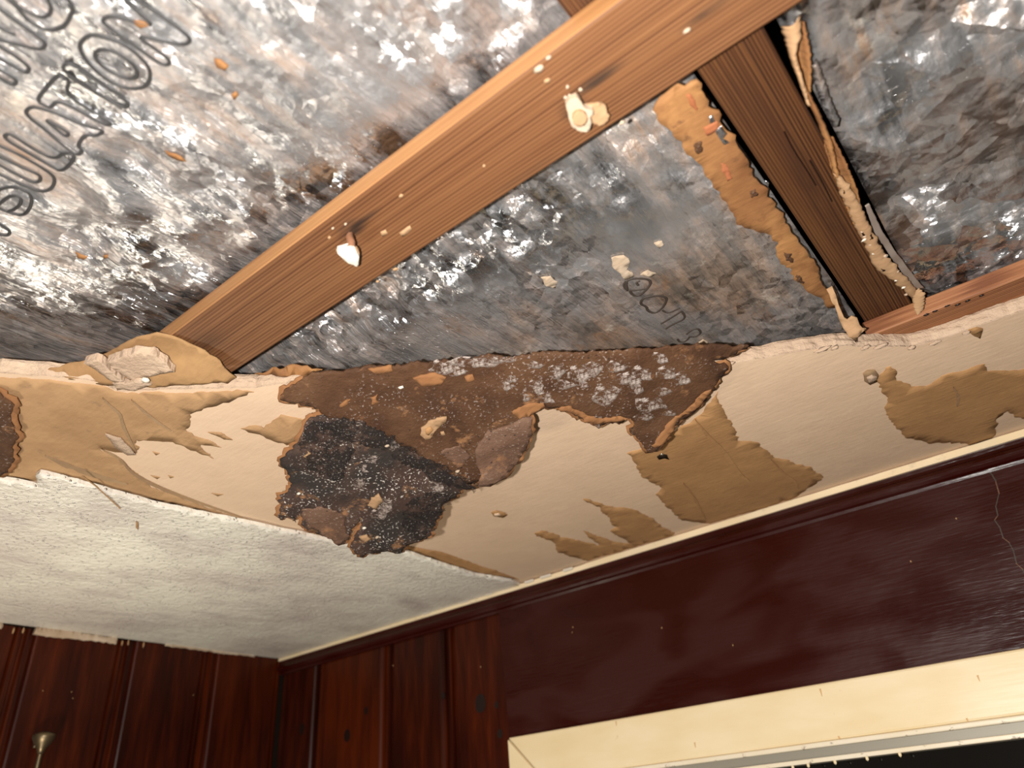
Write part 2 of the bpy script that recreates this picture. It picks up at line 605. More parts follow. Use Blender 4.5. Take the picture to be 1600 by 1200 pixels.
def m_boards(name, axis, cols):
    n = N(name, 0.33, spec=0.2)
    sc = lambda l, a: (a, a, l)
    g = n.noise(n.map(sc(6, 70)), 1.0, 4, 0.6, 0.3)
    b = n.noise(n.map(sc(3, 12)), 1.0, 3)
    info = n.t.nodes.new('ShaderNodeObjectInfo')
    rv = n.math('MULTIPLY', info.outputs['Random'], 0.22)
    f = n.math('ADD', n.math('ADD', n.math('MULTIPLY', g, 0.55), n.math('MULTIPLY', b, 0.45)), n.math('SUBTRACT', rv, 0.11))
    c = n.ramp(f, [(0.36, cols[0]), (0.5, cols[1]), (0.68, cols[2])])
    return n.out(c, normal=n.bump(g, 0.2, 0.001))
M['boards'] = m_boards('varnished_knotty_pine', 2, ((0.010, 0.0012, 0.0006), (0.026, 0.0036, 0.0010), (0.066, 0.010, 0.0016)))
M['boards_light'] = m_boards('varnished_pine_lighter', 2, ((0.018, 0.0020, 0.0006), (0.046, 0.0060, 0.0010), (0.105, 0.018, 0.002)))
M['knot'] = N('dark_knot', 0.4).out((0.010, 0.003, 0.002))


def m_maroon(name='maroon_gloss_paint', worn=True):
    n = N(name, 0.3, spec=0.25)
    v = n.map((1, 1, 2.2))
    a = n.noise(v, 7.0, 2, 0.4, 0.8)
    c = n.ramp(a, [(0.42, (0.026, 0.0020, 0.0007)), (0.50, (0.030, 0.0032, 0.0016)), (0.56, (0.034, 0.0055, 0.0038))])
    br = n.noise(n.map((25, 25, 260)), 1.0, 3, 0.6)
    nb = n.bump(br, 0.35, 0.0012)
    nb = n.bump(n.noise(n.map(), 18, 3), 0.25, 0.004, nb)
    ro = n.ramp(a, [(0.4, 0.24), (0.6, 0.42)])
    return n.out(c, ro, nb)
M['maroon'] = m_maroon()


def m_cream(name, base, wear=0.0):
    n = N(name, 0.35, spec=0.5)
    a = n.noise(n.map((3, 3, 8)), 4.0, 4)
    c = n.mix(n.ramp(a, [(0.35, 0.0), (0.7, 1.0)]), base, tuple(x * k for x, k in zip(base, (0.94, 0.9, 0.8))))
    if wear:
        w = n.noise(n.map((60, 60, 90)), 1.0, 4, 0.7)
        c = n.mix(n.ramp(w, [(0.60, 0.0), (0.66, wear)]), c, (0.12, 0.06, 0.04))
    s = n.noise(n.map(loc=(1, 2, 3)), 60, 4, 0.7)
    c = n.mix(n.ramp(s, [(0.68, 0.0), (0.74, 0.6)]), c, (0.55, 0.33, 0.12))
    return n.out(c, normal=n.bump(n.noise(n.map((20, 20, 200)), 1.0, 2), 0.12, 0.001))
M['cream'] = m_cream('cream_gloss_paint', (0.80, 0.67, 0.44))
M['cream_worn'] = m_cream('chipped_cream_paint', (0.78, 0.70, 0.55), 0.7)
M['cream_strip'] = m_cream('cream_strip_paint', (0.86, 0.72, 0.50), 0.15)
M['grey_metal'] = N('dull_grey_metal', 0.5, 0.3).out((0.27, 0.25, 0.20))
M['glass'] = N('dark_night_glass', 0.06, spec=0.5).out((0.006, 0.005, 0.004))
M['bronze'] = N('aged_bronze', 0.4, 0.85).out((0.16, 0.12, 0.07))
M['plaster_chip'] = make_paper('plaster_smear', (0.56, 0.46, 0.35), (0.36, 0.25, 0.16), 0.9, 0.9, True)
M['rust_run'] = N('rusty_run', 0.5).out((0.56, 0.34, 0.14))
M['ink'] = N('dark_lettering_ink', 0.55).out((0.030, 0.028, 0.027))
M['ink_brown'] = N('brown_lettering_ink', 0.6).out((0.045, 0.033, 0.026))
M['rust'] = make_paper('rusty_nail', (0.34, 0.17, 0.09), (0.14, 0.055, 0.03), 0.8, 0.9)
M['dark'] = N('dark_batt_fill', 1.0, spec=0.0).out((0.020, 0.014, 0.010))
M['crease'] = make_paper('rough_crease_paper', (0.36, 0.235, 0.125), (0.24, 0.15, 0.085), 0.9, 0.8)
M['pearl'] = N('white_gypsum_flake', 0.6).out((0.66, 0.61, 0.52))
M['steel'] = N('bright_nail_head', 0.25, 1.0).out((0.75, 0.73, 0.7))

# ================================================================ SETTING
# ---- ceiling: plasterboard with a torn edge
EDGE = [(1600, 485), (1509, 517), (1458, 534), (1424, 542), (1347, 541), (1306, 541), (1195, 559), (1141, 568),
        (1100, 568), (1000, 576), (870, 584), (700, 596), (560, 606), (500, 602), (465, 596), (440, 600), (400, 606), (330, 607), (260, 609),
        (185, 611), (160, 599), (110, 592), (60, 588), (0, 583)]
edge = [at(x, y).to_2d() for x, y in EDGE]
edge = [Vector((6.2, -0.62)), Vector((4.7, -0.70))] + edge + [Vector((1.55, -2.52)), Vector((0.8, -2.8)), Vector((0.0, -3.1))]
redge = rag(edge, 0.0055, 0.014, 3.1, closed=False)
ceil_out = redge + [Vector((0.0, 0.0)), Vector((6.2, 0.0))]
ceiling = sheet('ceiling', ceil_out, lambda x, y: 0.0, 0.0385, [M['board'], M['gypsum']], None, 0.0, smooth=False, side_mat=True)
tag(ceiling, 'cream plasterboard ceiling with a ragged broken edge', kind='structure')
# rough crumbly lip along the broken edge (same board, own look)
lip_v = []; lip_f = []
rn = random.Random(2)
vis = [p for p in redge if 1.0 < p.x < 5.0]
for i, p in enumerate(vis):
    a = vis[max(0, i - 1)]; b = vis[min(len(vis) - 1, i + 1)]
    d = (b - a).normalized(); nn = Vector((-d.y, d.x))
    if nn.y > 0: nn = -nn
    for k in range(5):
        z = 0.0015 + 0.036 * k / 4
        off = 0.003 + 0.004 * (0.5 + noise.noise(Vector((p.x * 13, p.y * 13, k * 0.5)))) + 0.0025 * noise.noise(Vector((p.x * 60, p.y * 60, k * 2.3))) + (0.003 if 0 < k < 4 else 0)
        lip_v.append((p.x + nn.x * off, p.y + nn.y * off, z))
    if i:
        for k in range(4):
            q = (i - 1) * 5 + k
            lip_f.append((q, q + 1, q + 6, q + 5))
mk('broken_edge', lip_v, lip_f, M['gypsum'], ceiling)['label'] = 'crumbly pinkish broken gypsum edge'

# ---- white textured skin still on the ceiling towards the corner
WH = [(-60, 730), (0, 742), (40, 750), (64, 756), (60, 747), (56, 737), (64, 733), (74, 735), (145, 754), (236, 779), (337, 801), (472, 830),
      (506, 838), (570, 850), (636, 859), (687, 876), (737, 893), (800, 905)]
wpts = [at(x, y, -0.004).to_2d() for x, y in WH]
wedge = rag([Vector((0.0, -3.4)), Vector((0.9, -2.35))] + wpts, 0.006, 0.02, 8.0, closed=False)
wo = wedge + [Vector((1.82, -0.028)), Vector((0.0, -0.028))]
wo = [Vector((max(p.x, 0.004), p.y)) for p in wo]


def white_z(x, y):
    # the skin sags a little between its bonds
    return -0.013 - 0.004 * (1 + fbm(x, y, 2.2, 4.0)) * min(1.0, max(0.0, x * 3)) * min(1.0, max(0, -y * 3))
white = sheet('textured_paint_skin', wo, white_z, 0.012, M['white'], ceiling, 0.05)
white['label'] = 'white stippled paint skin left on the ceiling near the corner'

# ---- torn paper remnants on the board
def patch(name, pts, mat, seed, z=-0.0016, thick=0.0016, amp=0.012, sp=0.05, relief=0.003, label=None, parent=ceiling, step=0.012):
    o = sheet(name, rag(px_poly(pts), amp, step, seed), lambda x, y: z - relief * max(0.0, fbm(x, y, 6.0, seed)), thick, mat, parent, sp)
    if label: o['label'] = label
    return o


P1 = [(-260, 572), (-60, 585), (60, 592), (160, 603), (190, 613), (300, 612), (395, 611), (351, 630), (297, 647), (292, 674), (346, 698), (312, 694), (334, 716),
      (270, 690), (209, 687), (213, 708), (155, 701), (178, 712), (195, 727), (240, 760), (300, 785), (390, 815), (440, 827), (337, 804), (236, 782), (145, 758), (74, 739),
      (57, 738), (60, 750), (0, 746), (-60, 736), (-260, 715)]
patch('torn_paper', P1, M['paper_tan'], 1.0, label='tan layer of torn paper at the left of the ceiling')
patch('torn_paper', [(376, 669), (398, 666), (416, 669), (417, 664), (427, 657), (439, 647), (486, 655), (486, 680), (449, 694), (422, 687), (398, 676)],
      M['paper_tan'], 2.0)
patch('torn_paper', [(324, 674), (345, 675), (364, 687), (350, 686), (338, 680)], M['paper_tan'], 2.4, amp=0.004)
P4 = [(979, 708), (1002, 701), (1056, 672), (1087, 654), (1105, 632), (1120, 612), (1132, 647), (1146, 667), (1154, 688), (1181, 691), (1212, 715), (1235, 718), (1266, 732),
      (1286, 745), (1269, 759), (1245, 776), (1215, 786), (1150, 806), (1110, 818), (1099, 817), (1060, 811), (1050, 799), (1033, 782), (1024, 772), (1033, 762),
      (1002, 742), (992, 725)]
patch('torn_paper', P4, M['paper_brown'], 4.0, label='brown torn paper patch right of the hanging flap')
P5 = [(911, 779), (935, 786), (959, 792), (989, 794), (1016, 809), (1053, 834), (1040, 840), (985, 856), (918, 876), (873, 863), (867, 850),
      (834, 833), (847, 828), (878, 838), (905, 845), (936, 852), (925, 840), (911, 829), (935, 838), (960, 845), (984, 849), (954, 829), (965, 823), (955, 819), (947, 802), (935, 792)]
patch('torn_paper', P5, M['paper_brown'], 5.0, label='hand-shaped brown paper scar beside the wall strip')
P6 = [(1370, 596), (1384, 573), (1394, 571), (1404, 593), (1424, 603), (1448, 603), (1472, 586), (1512, 578), (1536, 569), (1543, 579), (1576, 579), (1600, 576), (1680, 570),
      (1680, 640), (1600, 655), (1583, 652), (1573, 642), (1559, 654), (1554, 674), (1546, 688), (1526, 696), (1499, 691), (1458, 691), (1418, 684), (1401, 667), (1387, 647), (1381, 617)]
patch('torn_paper', P6, M['paper_brown'], 6.0, label='large brown torn paper patch by the maroon header')
patch('torn_paper', [(1512, 515), (1524, 511), (1536, 512), (1531, 529), (1518, 523)], M['paper_brown'], 7.0, amp=0.004)
patch('torn_paper', [(620, 850), (650, 855), (690, 862), (740, 880), (790, 897), (812, 905), (770, 902), (737, 896), (687, 879), (636, 862)], M['paper_brown'], 8.0, amp=0.005)
patch('torn_paper', [(165, 675), (190, 682), (213, 708), (200, 709), (180, 697)], M['gypsum'], 8.6, z=-0.0055, amp=0.004, sp=0)
for pts, sd in (([(235, 742), (250, 745), (246, 748)], 1), ([(330, 770), (350, 772), (340, 775)], 2), ([(238, 705), (250, 708), (244, 711)], 3),
                ([(262, 742), (272, 745), (266, 747)], 4)):
    patch('paper_fleck', pts, M['paper_tan'], 20 + sd, amp=0.002, sp=0)

# creases and lifted tear lips in the paper
def crease(pts, wpx, mat, seed, z=-0.0035):
    L = smooth_line(pts, 2, closed=False)
    a = []; b = []
    for i, p in enumerate(L):
        q = L[min(i + 1, len(L) - 1)]; r0 = L[max(i - 1, 0)]
        dx, dy = q[0] - r0[0], q[1] - r0[1]
        l = math.hypot(dx, dy) or 1
        k = wpx * math.sin(math.pi * (i + 0.6) / (len(L) + 0.2)) * (0.8 + 0.5 * noise.noise(Vector((i * .9, seed, 0))))
        a.append((p[0] - dy / l * k, p[1] + dx / l * k)); b.append((p[0] + dy / l * k * .3, p[1] - dx / l * k * .3))
    n = len(L)
    V = [at(x, y, z - 0.0022) for x, y in a] + [at(x, y, z) for x, y in b]
    V += [v + Vector((0, 0, 0.003)) for v in V]
    F = []
    for i in range(n - 1):
        F += [(i, i + 1, n + i + 1, n + i), (2 * n + i, 3 * n + i, 3 * n + i + 1, 2 * n + i + 1), (i, 2 * n + i, 2 * n + i + 1, i + 1), (n + i, n + i + 1, 3 * n + i + 1, 3 * n + i)]
    return mk('lifted_paper_tear', V, F, mat, ceiling)


crease([(160, 622), (175, 636), (190, 648), (192, 662), (205, 690), (214, 708)], 5, M['crease'], 1)
crease([(205, 625), (228, 645), (245, 658), (270, 675)], 4, M['crease'], 2)
crease([(70, 712), (110, 728), (150, 742), (200, 757)], 7, M['crease'], 3)
crease([(158, 702), (190, 718), (205, 738), (240, 758), (300, 782), (390, 813)], 4, M['crease'], 4)
crease([(1086, 655), (1108, 682), (1130, 702), (1145, 722), (1158, 742), (1172, 752)], 6, M['paper_brown'], 5)
crease([(1068, 755), (1085, 775), (1103, 812)], 3, M['paper_brown'], 6)
crease([(1205, 718), (1225, 740), (1245, 752), (1248, 765)], 3, M['paper_brown'], 7)
crease([(1490, 605), (1500, 620), (1496, 636)], 4, M['kraft_pale'], 8)

# small things stuck in the board: nail pops and a nail hole
np_ = at(1360, 587)
patch('nail_pop', [(1348, 583), (1354, 578), (1366, 577), (1372, 584), (1370, 595), (1358, 600), (1350, 594)], M['crease'], 31, z=-0.004, thick=.004, amp=.003, sp=0)
patch('nail_pop_flake', [(1353, 587), (1362, 583), (1370, 586), (1366, 594), (1357, 596)], M['gypsum'], 32, z=-0.008, thick=.005, amp=.003, sp=0)
patch('nail_hole', [(1026, 712), (1032, 708), (1042, 709), (1045, 716), (1038, 714), (1029, 716)], M['dark'], 33, z=-0.006, thick=.003, amp=.001, sp=0)
lump('nail_head', at(1034, 710, -0.010), (0.006, 0.006, 0.003), M['steel'], ceiling, 3, 2, 0.05)
patch('rust_ring', [(767, 800), (775, 797), (788, 800), (793, 804), (786, 808), (772, 806)], M['paper_brown'], 34, z=-0.003, amp=.002, sp=0)
patch('rust_ring_core', [(772, 801), (779, 800), (783, 803), (778, 806), (772, 804)], M['board'], 35, z=-0.005, amp=.001, sp=0)
# little crumbs hanging on the lower edge of the break
for i, (x, y) in enumerate([(1305, 543), (1352, 543), (1376, 541), (1424, 543), (1460, 536), (1285, 546), (1510, 520), (1140, 569)]):
    lump('gypsum_crumb', at(x, y, -0.003), (0.011 + .004 * (i % 3), 0.006, 0.005), M['gypsum'], ceiling, i * 2.7, 2, 0.6)
# straw-like scratch on the white skin
tubes('paper_sliver', [[at(x, y, -0.022) for x, y in ((128, 744), (150, 760), (172, 780), (188, 795))]], 0.0028, M['paper_tan'], ceiling, closed=False, flat=0.4)
patch('paper_fleck', [(214, 805), (218, 808), (218, 820), (214, 815)], M['paper_tan'], 41, z=-0.021, amp=0.001, sp=0)

# ---- walls: moulded pine boards
FLOOR = -H / U


def board_profile(w):
    t = 0.045
    e = [(0.0, 0.022), (0.010, 0.022), (0.014, 0.004), (0.024, 0.004), (0.029, 0.020), (0.044, 0.020), (0.052, 0.004), (0.060, 0.000)]
    left = e
    rgt = [(w - s, d) for s, d in reversed([(0.0, 0.022), (0.012, 0.022), (0.016, 0.005), (0.025, 0.005), (0.030, 0.016), (0.040, 0.002), (0.050, 0.0)])]
    return left + rgt + [(w, t), (0.0, t)]


def wall_board(wall, s0, w, along, ztop, parent):
    prof = board_profile(w)
    V = []
    for z in (FLOOR, ztop):
        for s, d in prof:
            if along == 'x': V.append((s0 + s, d, z))
            else: V.append((-d, s0 + s, z))
    n = len(prof)
    F = [(i, (i + 1) % n, n + (i + 1) % n, n + i) for i in range(n)] + [tuple(range(n)), tuple(range(2 * n - 1, n - 1, -1))]
    return mk('board', V, F, M['boards'], parent)


wall_left = box('wall_left', (-0.35, -6.0, FLOOR), (-0.046, 0.30, 0.5), M['dark'])
tag(wall_left, 'dark varnished moulded pine board wall at the left', kind='structure')
ly = [0.0, -0.48, -0.945, -1.42, -1.89, -2.36, -2.83, -3.3, -3.77, -4.24]
for a, b in zip(ly[1:], ly[:-1]):
    wall_board('l', a, b - a - 0.003, 'y', -0.014 - (0.006 if a < -1 else 0), wall_left)
wall_right = box('wall_right', (-0.046, 0.052, FLOOR), (7.0, 0.36, 0.5), M['dark'])
tag(wall_right, 'dark knotty pine and maroon painted wall at the right', kind='structure')
lx = [0.0, 0.34, 0.886, 1.314, 1.72]
for a, b in zip(lx[:-1], lx[1:]):
    wb = wall_board('r', a, b - a - 0.003, 'x', -0.03, wall_right)
    if b == lx[-1]: wb.data.materials[0] = M['boards_light']
# knots
for x, z, r in ((0.60, -0.50, 0.030), (0.74, -0.40, 0.019), (1.515, -0.48, 0.042), (1.62, -0.62, 0.018), (1.61, -0.50, 0.014), (0.22, -0.42, 0.03), (1.285, -0.41, 0.016)):
    V = []
    for k in range(14):
        an = 2 * math.pi * k / 14
        rr = r * (1 + 0.18 * noise.noise(Vector((math.cos(an), math.sin(an), x * 9))))
        V.append((x + rr * math.cos(an) * .8, -0.0012, z + rr * math.sin(an)))
    V += [(v[0], 0.004, v[2]) for v in V]
    F = [tuple(range(14)), tuple(range(27, 13, -1))] + [(i, (i + 1) % 14, 14 + (i + 1) % 14, 14 + i) for i in range(14)]
    mk('knot', V, F, M['knot'], wall_right)
# plaster left on top of the left-hand boards
def wall_smear(y0, y1, z0, z1, d, seed, mat, name='plaster_smear'):
    out = rag([Vector((y0, z0)), Vector((y1, z0)), Vector((y1, z1)), Vector((y0, z1))], 0.007, 0.012, seed)
    return sheet(name, out, lambda s, t: -d * (0.7 + 0.6 * fbm(s, t, 18, seed)), d + 0.004, mat, wall_left, 0.02, mapf=lambda s, t, q: (-q, s, t))


wall_smear(-1.385, -1.0, -0.046, -0.012, 0.016, 3.0, M['plaster_chip'])
wall_smear(-0.745, -0.20, -0.022, -0.008, 0.010, 5.0, M['plaster_chip'])
wall_smear(-1.66, -1.52, -0.040, -0.014, 0.008, 6.0, M['plaster_chip'])
for i, (y, z) in enumerate(((-1.47, -0.04), (-1.43, -0.035), (-0.97, -0.035), (-0.94, -0.03), (-0.86, -0.03))):
    lump('plaster_fleck', (0.004, y, z), (0.003, 0.004, 0.014), M['paper_tan'], wall_left, i * 3.1, 2, 0.4)
for i, (x, y) in enumerate(((67, 1079), (112, 1081), (114, 1091), (302, 1086))):
    lump('paint_fleck', on_x(x, y, 0.002), (0.001, 0.0022, 0.0035), M['paper_tan'], wall_left, i * 1.9, 1, 0.3)
for i, (x, y) in enumerate(((614, 1040), (751, 1042))):
    lump('paint_fleck', on_y(x, y, -0.002), (0.0028, 0.001, 0.0045), M['paper_tan'], wall_right, i * 1.9 + 5, 1, 0.3)

# ---- maroon painted header board
hx0 = 1.665
V = []
HB = [(hx0, -0.035), (7.0, -0.035), (7.0, -0.66), (hx0 + 0.016, -0.66)]
V = [(x, -0.012, z) for x, z in HB] + [(x, 0.03, z) for x, z in HB]
hb = mk('header_board', V, [(0, 1, 2, 3), (7, 6, 5, 4), (0, 4, 5, 1), (1, 5, 6, 2), (2, 6, 7, 3), (3, 7, 4, 0)], M['maroon'], wall_right)
hb['label'] = 'glossy maroon painted header board'
for i, (x, y) in enumerate(((895, 980), (894, 988), (1034, 981), (1145, 1008), (1423, 877), (1494, 810))):
    lump('paint_fleck', on_y(x, y, -0.013), (0.0028, 0.001, 0.004), M['paper_tan'], wall_right, i * 1.3 + 9, 1, 0.3)
# crack with chipped paint down the right of the header
crk = [(1541, 722), (1547, 738), (1551, 743), (1556, 752), (1561, 772), (1556, 790), (1559, 806), (1554, 812), (1563, 826), (1567, 840), (1577, 848), (1584, 862), (1588, 880), (1598, 890), (1612, 915)]
for i in range(len(crk) - 1):
    a = on_y(*crk[i], -0.0135); b = on_y(*crk[i + 1], -0.0135)
    k = 0.0018 + 0.003 * abs(noise.noise(Vector((i * 1.7, 3, 0))))
    V = [a + Vector((-k, 0, 0)), a + Vector((k * .4, 0, 0)), b + Vector((k, 0, 0)), b + Vector((-k * .5, 0, 0))]
    V += [v + Vector((0, 0.004, 0)) for v in V]
    mk('paint_crack', V, [(0, 1, 2, 3), (7, 6, 5, 4), (0, 4, 5, 1), (1, 5, 6, 2), (2, 6, 7, 3), (3, 7, 4, 0)], M['ink_brown'] if i % 3 else M['flap_curl'], wall_right)


# ---- trims along the right wall
def extr_x(name, prof, x0, x1, mat, parent=None, smooth=False):
    n = len(prof)
    V = [(x0, y, z) for y, z in prof] + [(x1, y, z) for y, z in prof]
    F = [(i, (i + 1) % n, n + (i + 1) % n, n + i) for i in range(n)] + [tuple(range(n)), tuple(range(2 * n - 1, n - 1, -1))]
    return mk(name, V, F, mat, parent, smooth)


t1 = extr_x('trim_1', [(0.01, -0.026), (-0.022, -0.026), (-0.020, -0.040), (-0.024, -0.050), (-0.032, -0.058), (-0.037, -0.068), (-0.036, -0.079), (-0.030, -0.088), (-0.018, -0.094), (-0.014, -0.104), (0.01, -0.104)],
            0.0, 7.0, M['maroon'])
tag(t1, 'dark maroon rounded moulding under the ceiling', kind='structure')
t2v = []
xs = [i * 0.035 for i in range(201)]
for x in xs:
    j = 0.0025 * noise.noise(Vector((x * 11, 2, 0)))
    gap = 0.010 if x < 2.2 else 0.004
    t2v += [(x, -0.034 + j, -0.028), (x, -0.034 + j, -gap * .5 - 0.002 + j), (x, 0.0, -gap), (x, 0.0, -0.025)]
t2f = []
for i in range(200):
    b = i * 4
    for k in range(4): t2f.append((b + k, b + (k + 1) % 4, b + 4 + (k + 1) % 4, b + 4 + k))
t2f += [(3, 2, 1, 0), (800, 801, 802, 803)]
t2 = mk('trim_2', t2v, t2f, M['cream_strip'])
tag(t2, 'thin cream painted strip between ceiling and maroon moulding', kind='structure')
for i, (x, l) in enumerate(((1.86, .05), (1.95, .06), (2.08, .05), (1.2, .05), (1.45, .06), (1.62, .04))):
    patch_v = [(x, -0.048, -0.006), (x + l, -0.046, -0.006), (x + l * .9, -0.034, -0.006), (x + .004, -0.034, -0.006)]
    patch_v += [(a, b, c - 0.010) for a, b, c in patch_v]
    mk('paint_flake', patch_v, [(0, 1, 2, 3), (7, 6, 5, 4), (0, 4, 5, 1), (1, 5, 6, 2), (2, 6, 7, 3), (3, 7, 4, 0)], M['pearl'], t2)

# ---- window under the header: casing, beads, dark glass
win = empty('window_1', (2.9, -0.04, -0.9))
tag(win, 'cream cased window with dark night glass under the maroon header', kind='structure')
Xl, zt, zb = 1.695, -0.648, -0.822
cas = [(Xl + 0.004, zt), (7.0, zt), (7.0, zb), (Xl + 0.175, zb)]
V = [(x, -0.05, z) for x, z in cas] + [(x, 0.04, z) for x, z in cas]
bevel(mk('head_casing', V, [(0, 1, 2, 3), (7, 6, 5, 4), (0, 4, 5, 1), (1, 5, 6, 2), (2, 6, 7, 3), (3, 7, 4, 0)], M['cream'], win), 0.008)
cas = [(Xl, zt - 0.004), (Xl + 0.171, zb), (Xl + 0.171, -3.4), (Xl, -3.4)]
V = [(x, -0.05, z) for x, z in cas] + [(x, 0.04, z) for x, z in cas]
bevel(mk('side_casing', V, [(0, 1, 2, 3), (7, 6, 5, 4), (0, 4, 5, 1), (1, 5, 6, 2), (2, 6, 7, 3), (3, 7, 4, 0)], M['cream'], win), 0.008)
bevel(extr_x('stop_bead', [(-0.056, -0.822), (-0.056, -0.838), (0.03, -0.838), (0.03, -0.822)], Xl + 0.17, 7.0, M['cream_worn'], win), 0.004)
extr_x('metal_track', [(-0.030, -0.838), (-0.030, -0.872), (0.03, -0.872), (0.03, -0.838)], Xl + 0.19, 7.0, M['grey_metal'], win)
bevel(extr_x('lower_lip', [(-0.050, -0.866), (-0.050, -0.880), (0.03, -0.880), (0.03, -0.866)], Xl + 0.19, 7.0, M['cream_worn'], win), 0.003)
box('pane', (Xl + 0.17, 0.030, -3.4), (7.0, 0.045, -0.84), M['glass'], win)
for i, (x, y) in enumerate(((1304, 1187), (1354, 1182), (1262, 1192), (1404, 1172), (1238, 1195))):
    p = on_y(x, y, -0.045)
    lump('paint_drip', (p.x, -0.045, -0.884), (0.006, 0.005, 0.009), M['cream'], win, i, 1, 0.2)
# rusty runs on the casing
for i, (x, y, l) in enumerate(((1281, 1076, .03), (1310, 1150, .016), (1527, 1055, .022), (1510, 1122, .016), (1085, 1160, .022), (962, 1127, .02))):
    p = on_y(x, y, -0.0515)
    V = [(p.x - .003, -.0503, p.z), (p.x + .003, -.0503, p.z), (p.x + .001, -.0503, p.z - l * .8), (p.x - .001, -.0503, p.z - l * .8)]
    V += [(a, -.049, c) for a, b, c in V]
    mk('rust_run', V, [(0, 1, 2, 3), (7, 6, 5, 4), (0, 4, 5, 1), (1, 5, 6, 2), (2, 6, 7, 3), (3, 7, 4, 0)], M['rust_run'], win)

# ================================================================ THINGS ABOVE THE HOLE
# ---- insulation batts with foil facing
def foil_z(x, y):
    z = 0.124
    z += 0.016 * fbm(x * 1.0, y * 0.7, 3.0, 11.0)
    z += 0.010 * fbm(x * 1.0, y * 0.45, 9.0, 15.0, 2)
    # bulging pockets left of the strip
    k = max(0.0, 1 - ((x - 2.62) / 0.42) ** 2) * max(0.0, 1 - ((y + 2.36) / 0.22) ** 2)
    z += 0.030 * k * noise.noise(Vector((x * 11, y * 9, 2.0)))
    # crumpled band along the far side of the strip
    k = max(0.0, 1 - ((y + 1.80 - 0.06 * (x - 3)) / 0.17) ** 2)
    z += 0.014 * k * noise.noise(Vector((x * 26, y * 26, 5.0)))
    if y > -1.97:
        z += 0.075 * max(0.0, 1 - (y + 1.97) / 0.25) * max(0.35, min(1.0, (3.45 - x) / 0.5))
    elif y > -2.12:
        z += 0.075 * max(0.0, (y + 2.12) / 0.15) * max(0.35, min(1.0, (3.45 - x) / 0.5))
    return max(z, 0.107)


def grid_sheet(name, x0, x1, y0, y1, step, zf, mat, parent):
    nx = int((x1 - x0) / step); ny = int((y1 - y0) / step)
    V = []; F = []
    for j in range(ny + 1):
        for i in range(nx + 1):
            x = x0 + (x1 - x0) * i / nx; y = y0 + (y1 - y0) * j / ny
            V.append((x, y, zf(x, y)))
    for j in range(ny):
        for i in range(nx):
            a = j * (nx + 1) + i
            F.append((a, a + nx + 1, a + nx + 2, a + 1))
    o = mk(name, V, F, mat, parent, True, recalc=False)
    md = o.modifiers.new('thickness', 'SOLIDIFY'); md.thickness = 0.0008; md.offset = -1
    return o


b1 = empty('insulation_batt', (2.6, -2.0, 0.12))
tag(b1, 'foil-faced insulation batt with raised lettering beside and behind the nailed strip', 'insulation', 'foil-faced insulation batts')
FX0, FX1, FY0, FY1 = 1.2, 3.668, -3.6, -0.55
fc = ((FX0 + FX1) / 2, (FY0 + FY1) / 2)
fo = lambda x, y: ((x - fc[0]) * U, (y - fc[1]) * U, 0.0)
grime1 = [(fo(3.30, -1.25), (0.26, 0.20, 1), 1.0), (fo(2.9, -1.5), (0.16, 0.10, 1), 0.9), (fo(3.35, -2.25), (0.22, 0.035, 1), 0.55), (fo(2.6, -2.2), (0.1, 0.03, 1), 0.4), (fo(3.32, -2.33), (0.12, 0.06, 1), 0.55)]
crush1 = [(fo(2.72, -1.88), (0.18, 0.05, 1), 1.5), (fo(3.2, -1.83), (0.13, 0.06, 1), 1.0), (fo(2.95, -1.82), (0.16, 0.06, 1), 0.9), (fo(3.1, -2.35), (0.10, 0.05, 1), 0.35)]
M['foil1'] = m_foil('dirty_wrinkled_foil', 1.0, 0.40, (0.17, 0.138, 0.112), grime=grime1, crush=crush1)
foil1 = grid_sheet('foil_facing', FX0, FX1, FY0, FY1, 0.0125, foil_z, M['foil1'], b1)
foil1['label'] = 'dirty silver wrinkled foil facing'
box('fibre_fill', (FX0, FY0, 0.235), (FX1 - 0.02, FY1, 0.48), M['dark'], b1)

# lettering, traced where it stands on the foil
S = 300 / 1600
def c1(pts, dy=0): return [(x * S, (y + dy) * S) for x, y in pts]
LET = {
 'N': [c1([(1380, 560), (1430, 510), (1280, 400), (1130, 295), (1330, 340), (1530, 378), (1590, 345), (1560, 290), (1350, 140), (1130, 0), (1060, -50), (1010, -20), (1150, 110), (1290, 222), (1110, 180), (940, 135), (870, 150), (850, 190), (1000, 300), (1200, 440)])],
 'O': [c1([(700, 320), (770, 290), (900, 320), (1050, 380), (1170, 480), (1250, 570), (1250, 680), (1190, 740), (1050, 740), (920, 690), (780, 580), (690, 470), (655, 390)]),
       c1([(780, 460), (830, 410), (950, 430), (1080, 510), (1145, 590), (1140, 650), (1070, 660), (950, 620), (830, 540)])],
 'I': [c1([(510, 580), (560, 520), (650, 570), (860, 710), (1070, 850), (1060, 890), (1030, 900), (900, 840), (620, 660)])],
 'T': [c1([(300, 840), (380, 740), (480, 625), (530, 640), (580, 690), (545, 765), (640, 850), (930, 1020), (900, 1060), (560, 870), (470, 845), (420, 900), (390, 885)])],
 'A': [c1([(200, 950), (250, 890), (330, 900), (480, 950), (700, 1050), (880, 1087), (800, 1137), (710, 1122), (640, 1217), (690, 1257), (650, 1297), (580, 1257), (360, 1067)]),
       c1([(380, 1000), (430, 1020), (580, 1110), (550, 1145), (450, 1060)])],
 'L': [c1([(20, 80), (70, 45), (120, 70), (300, 190), (460, 265), (540, 200), (640, 240), (520, 370), (430, 320), (220, 200)], 1067)],
}
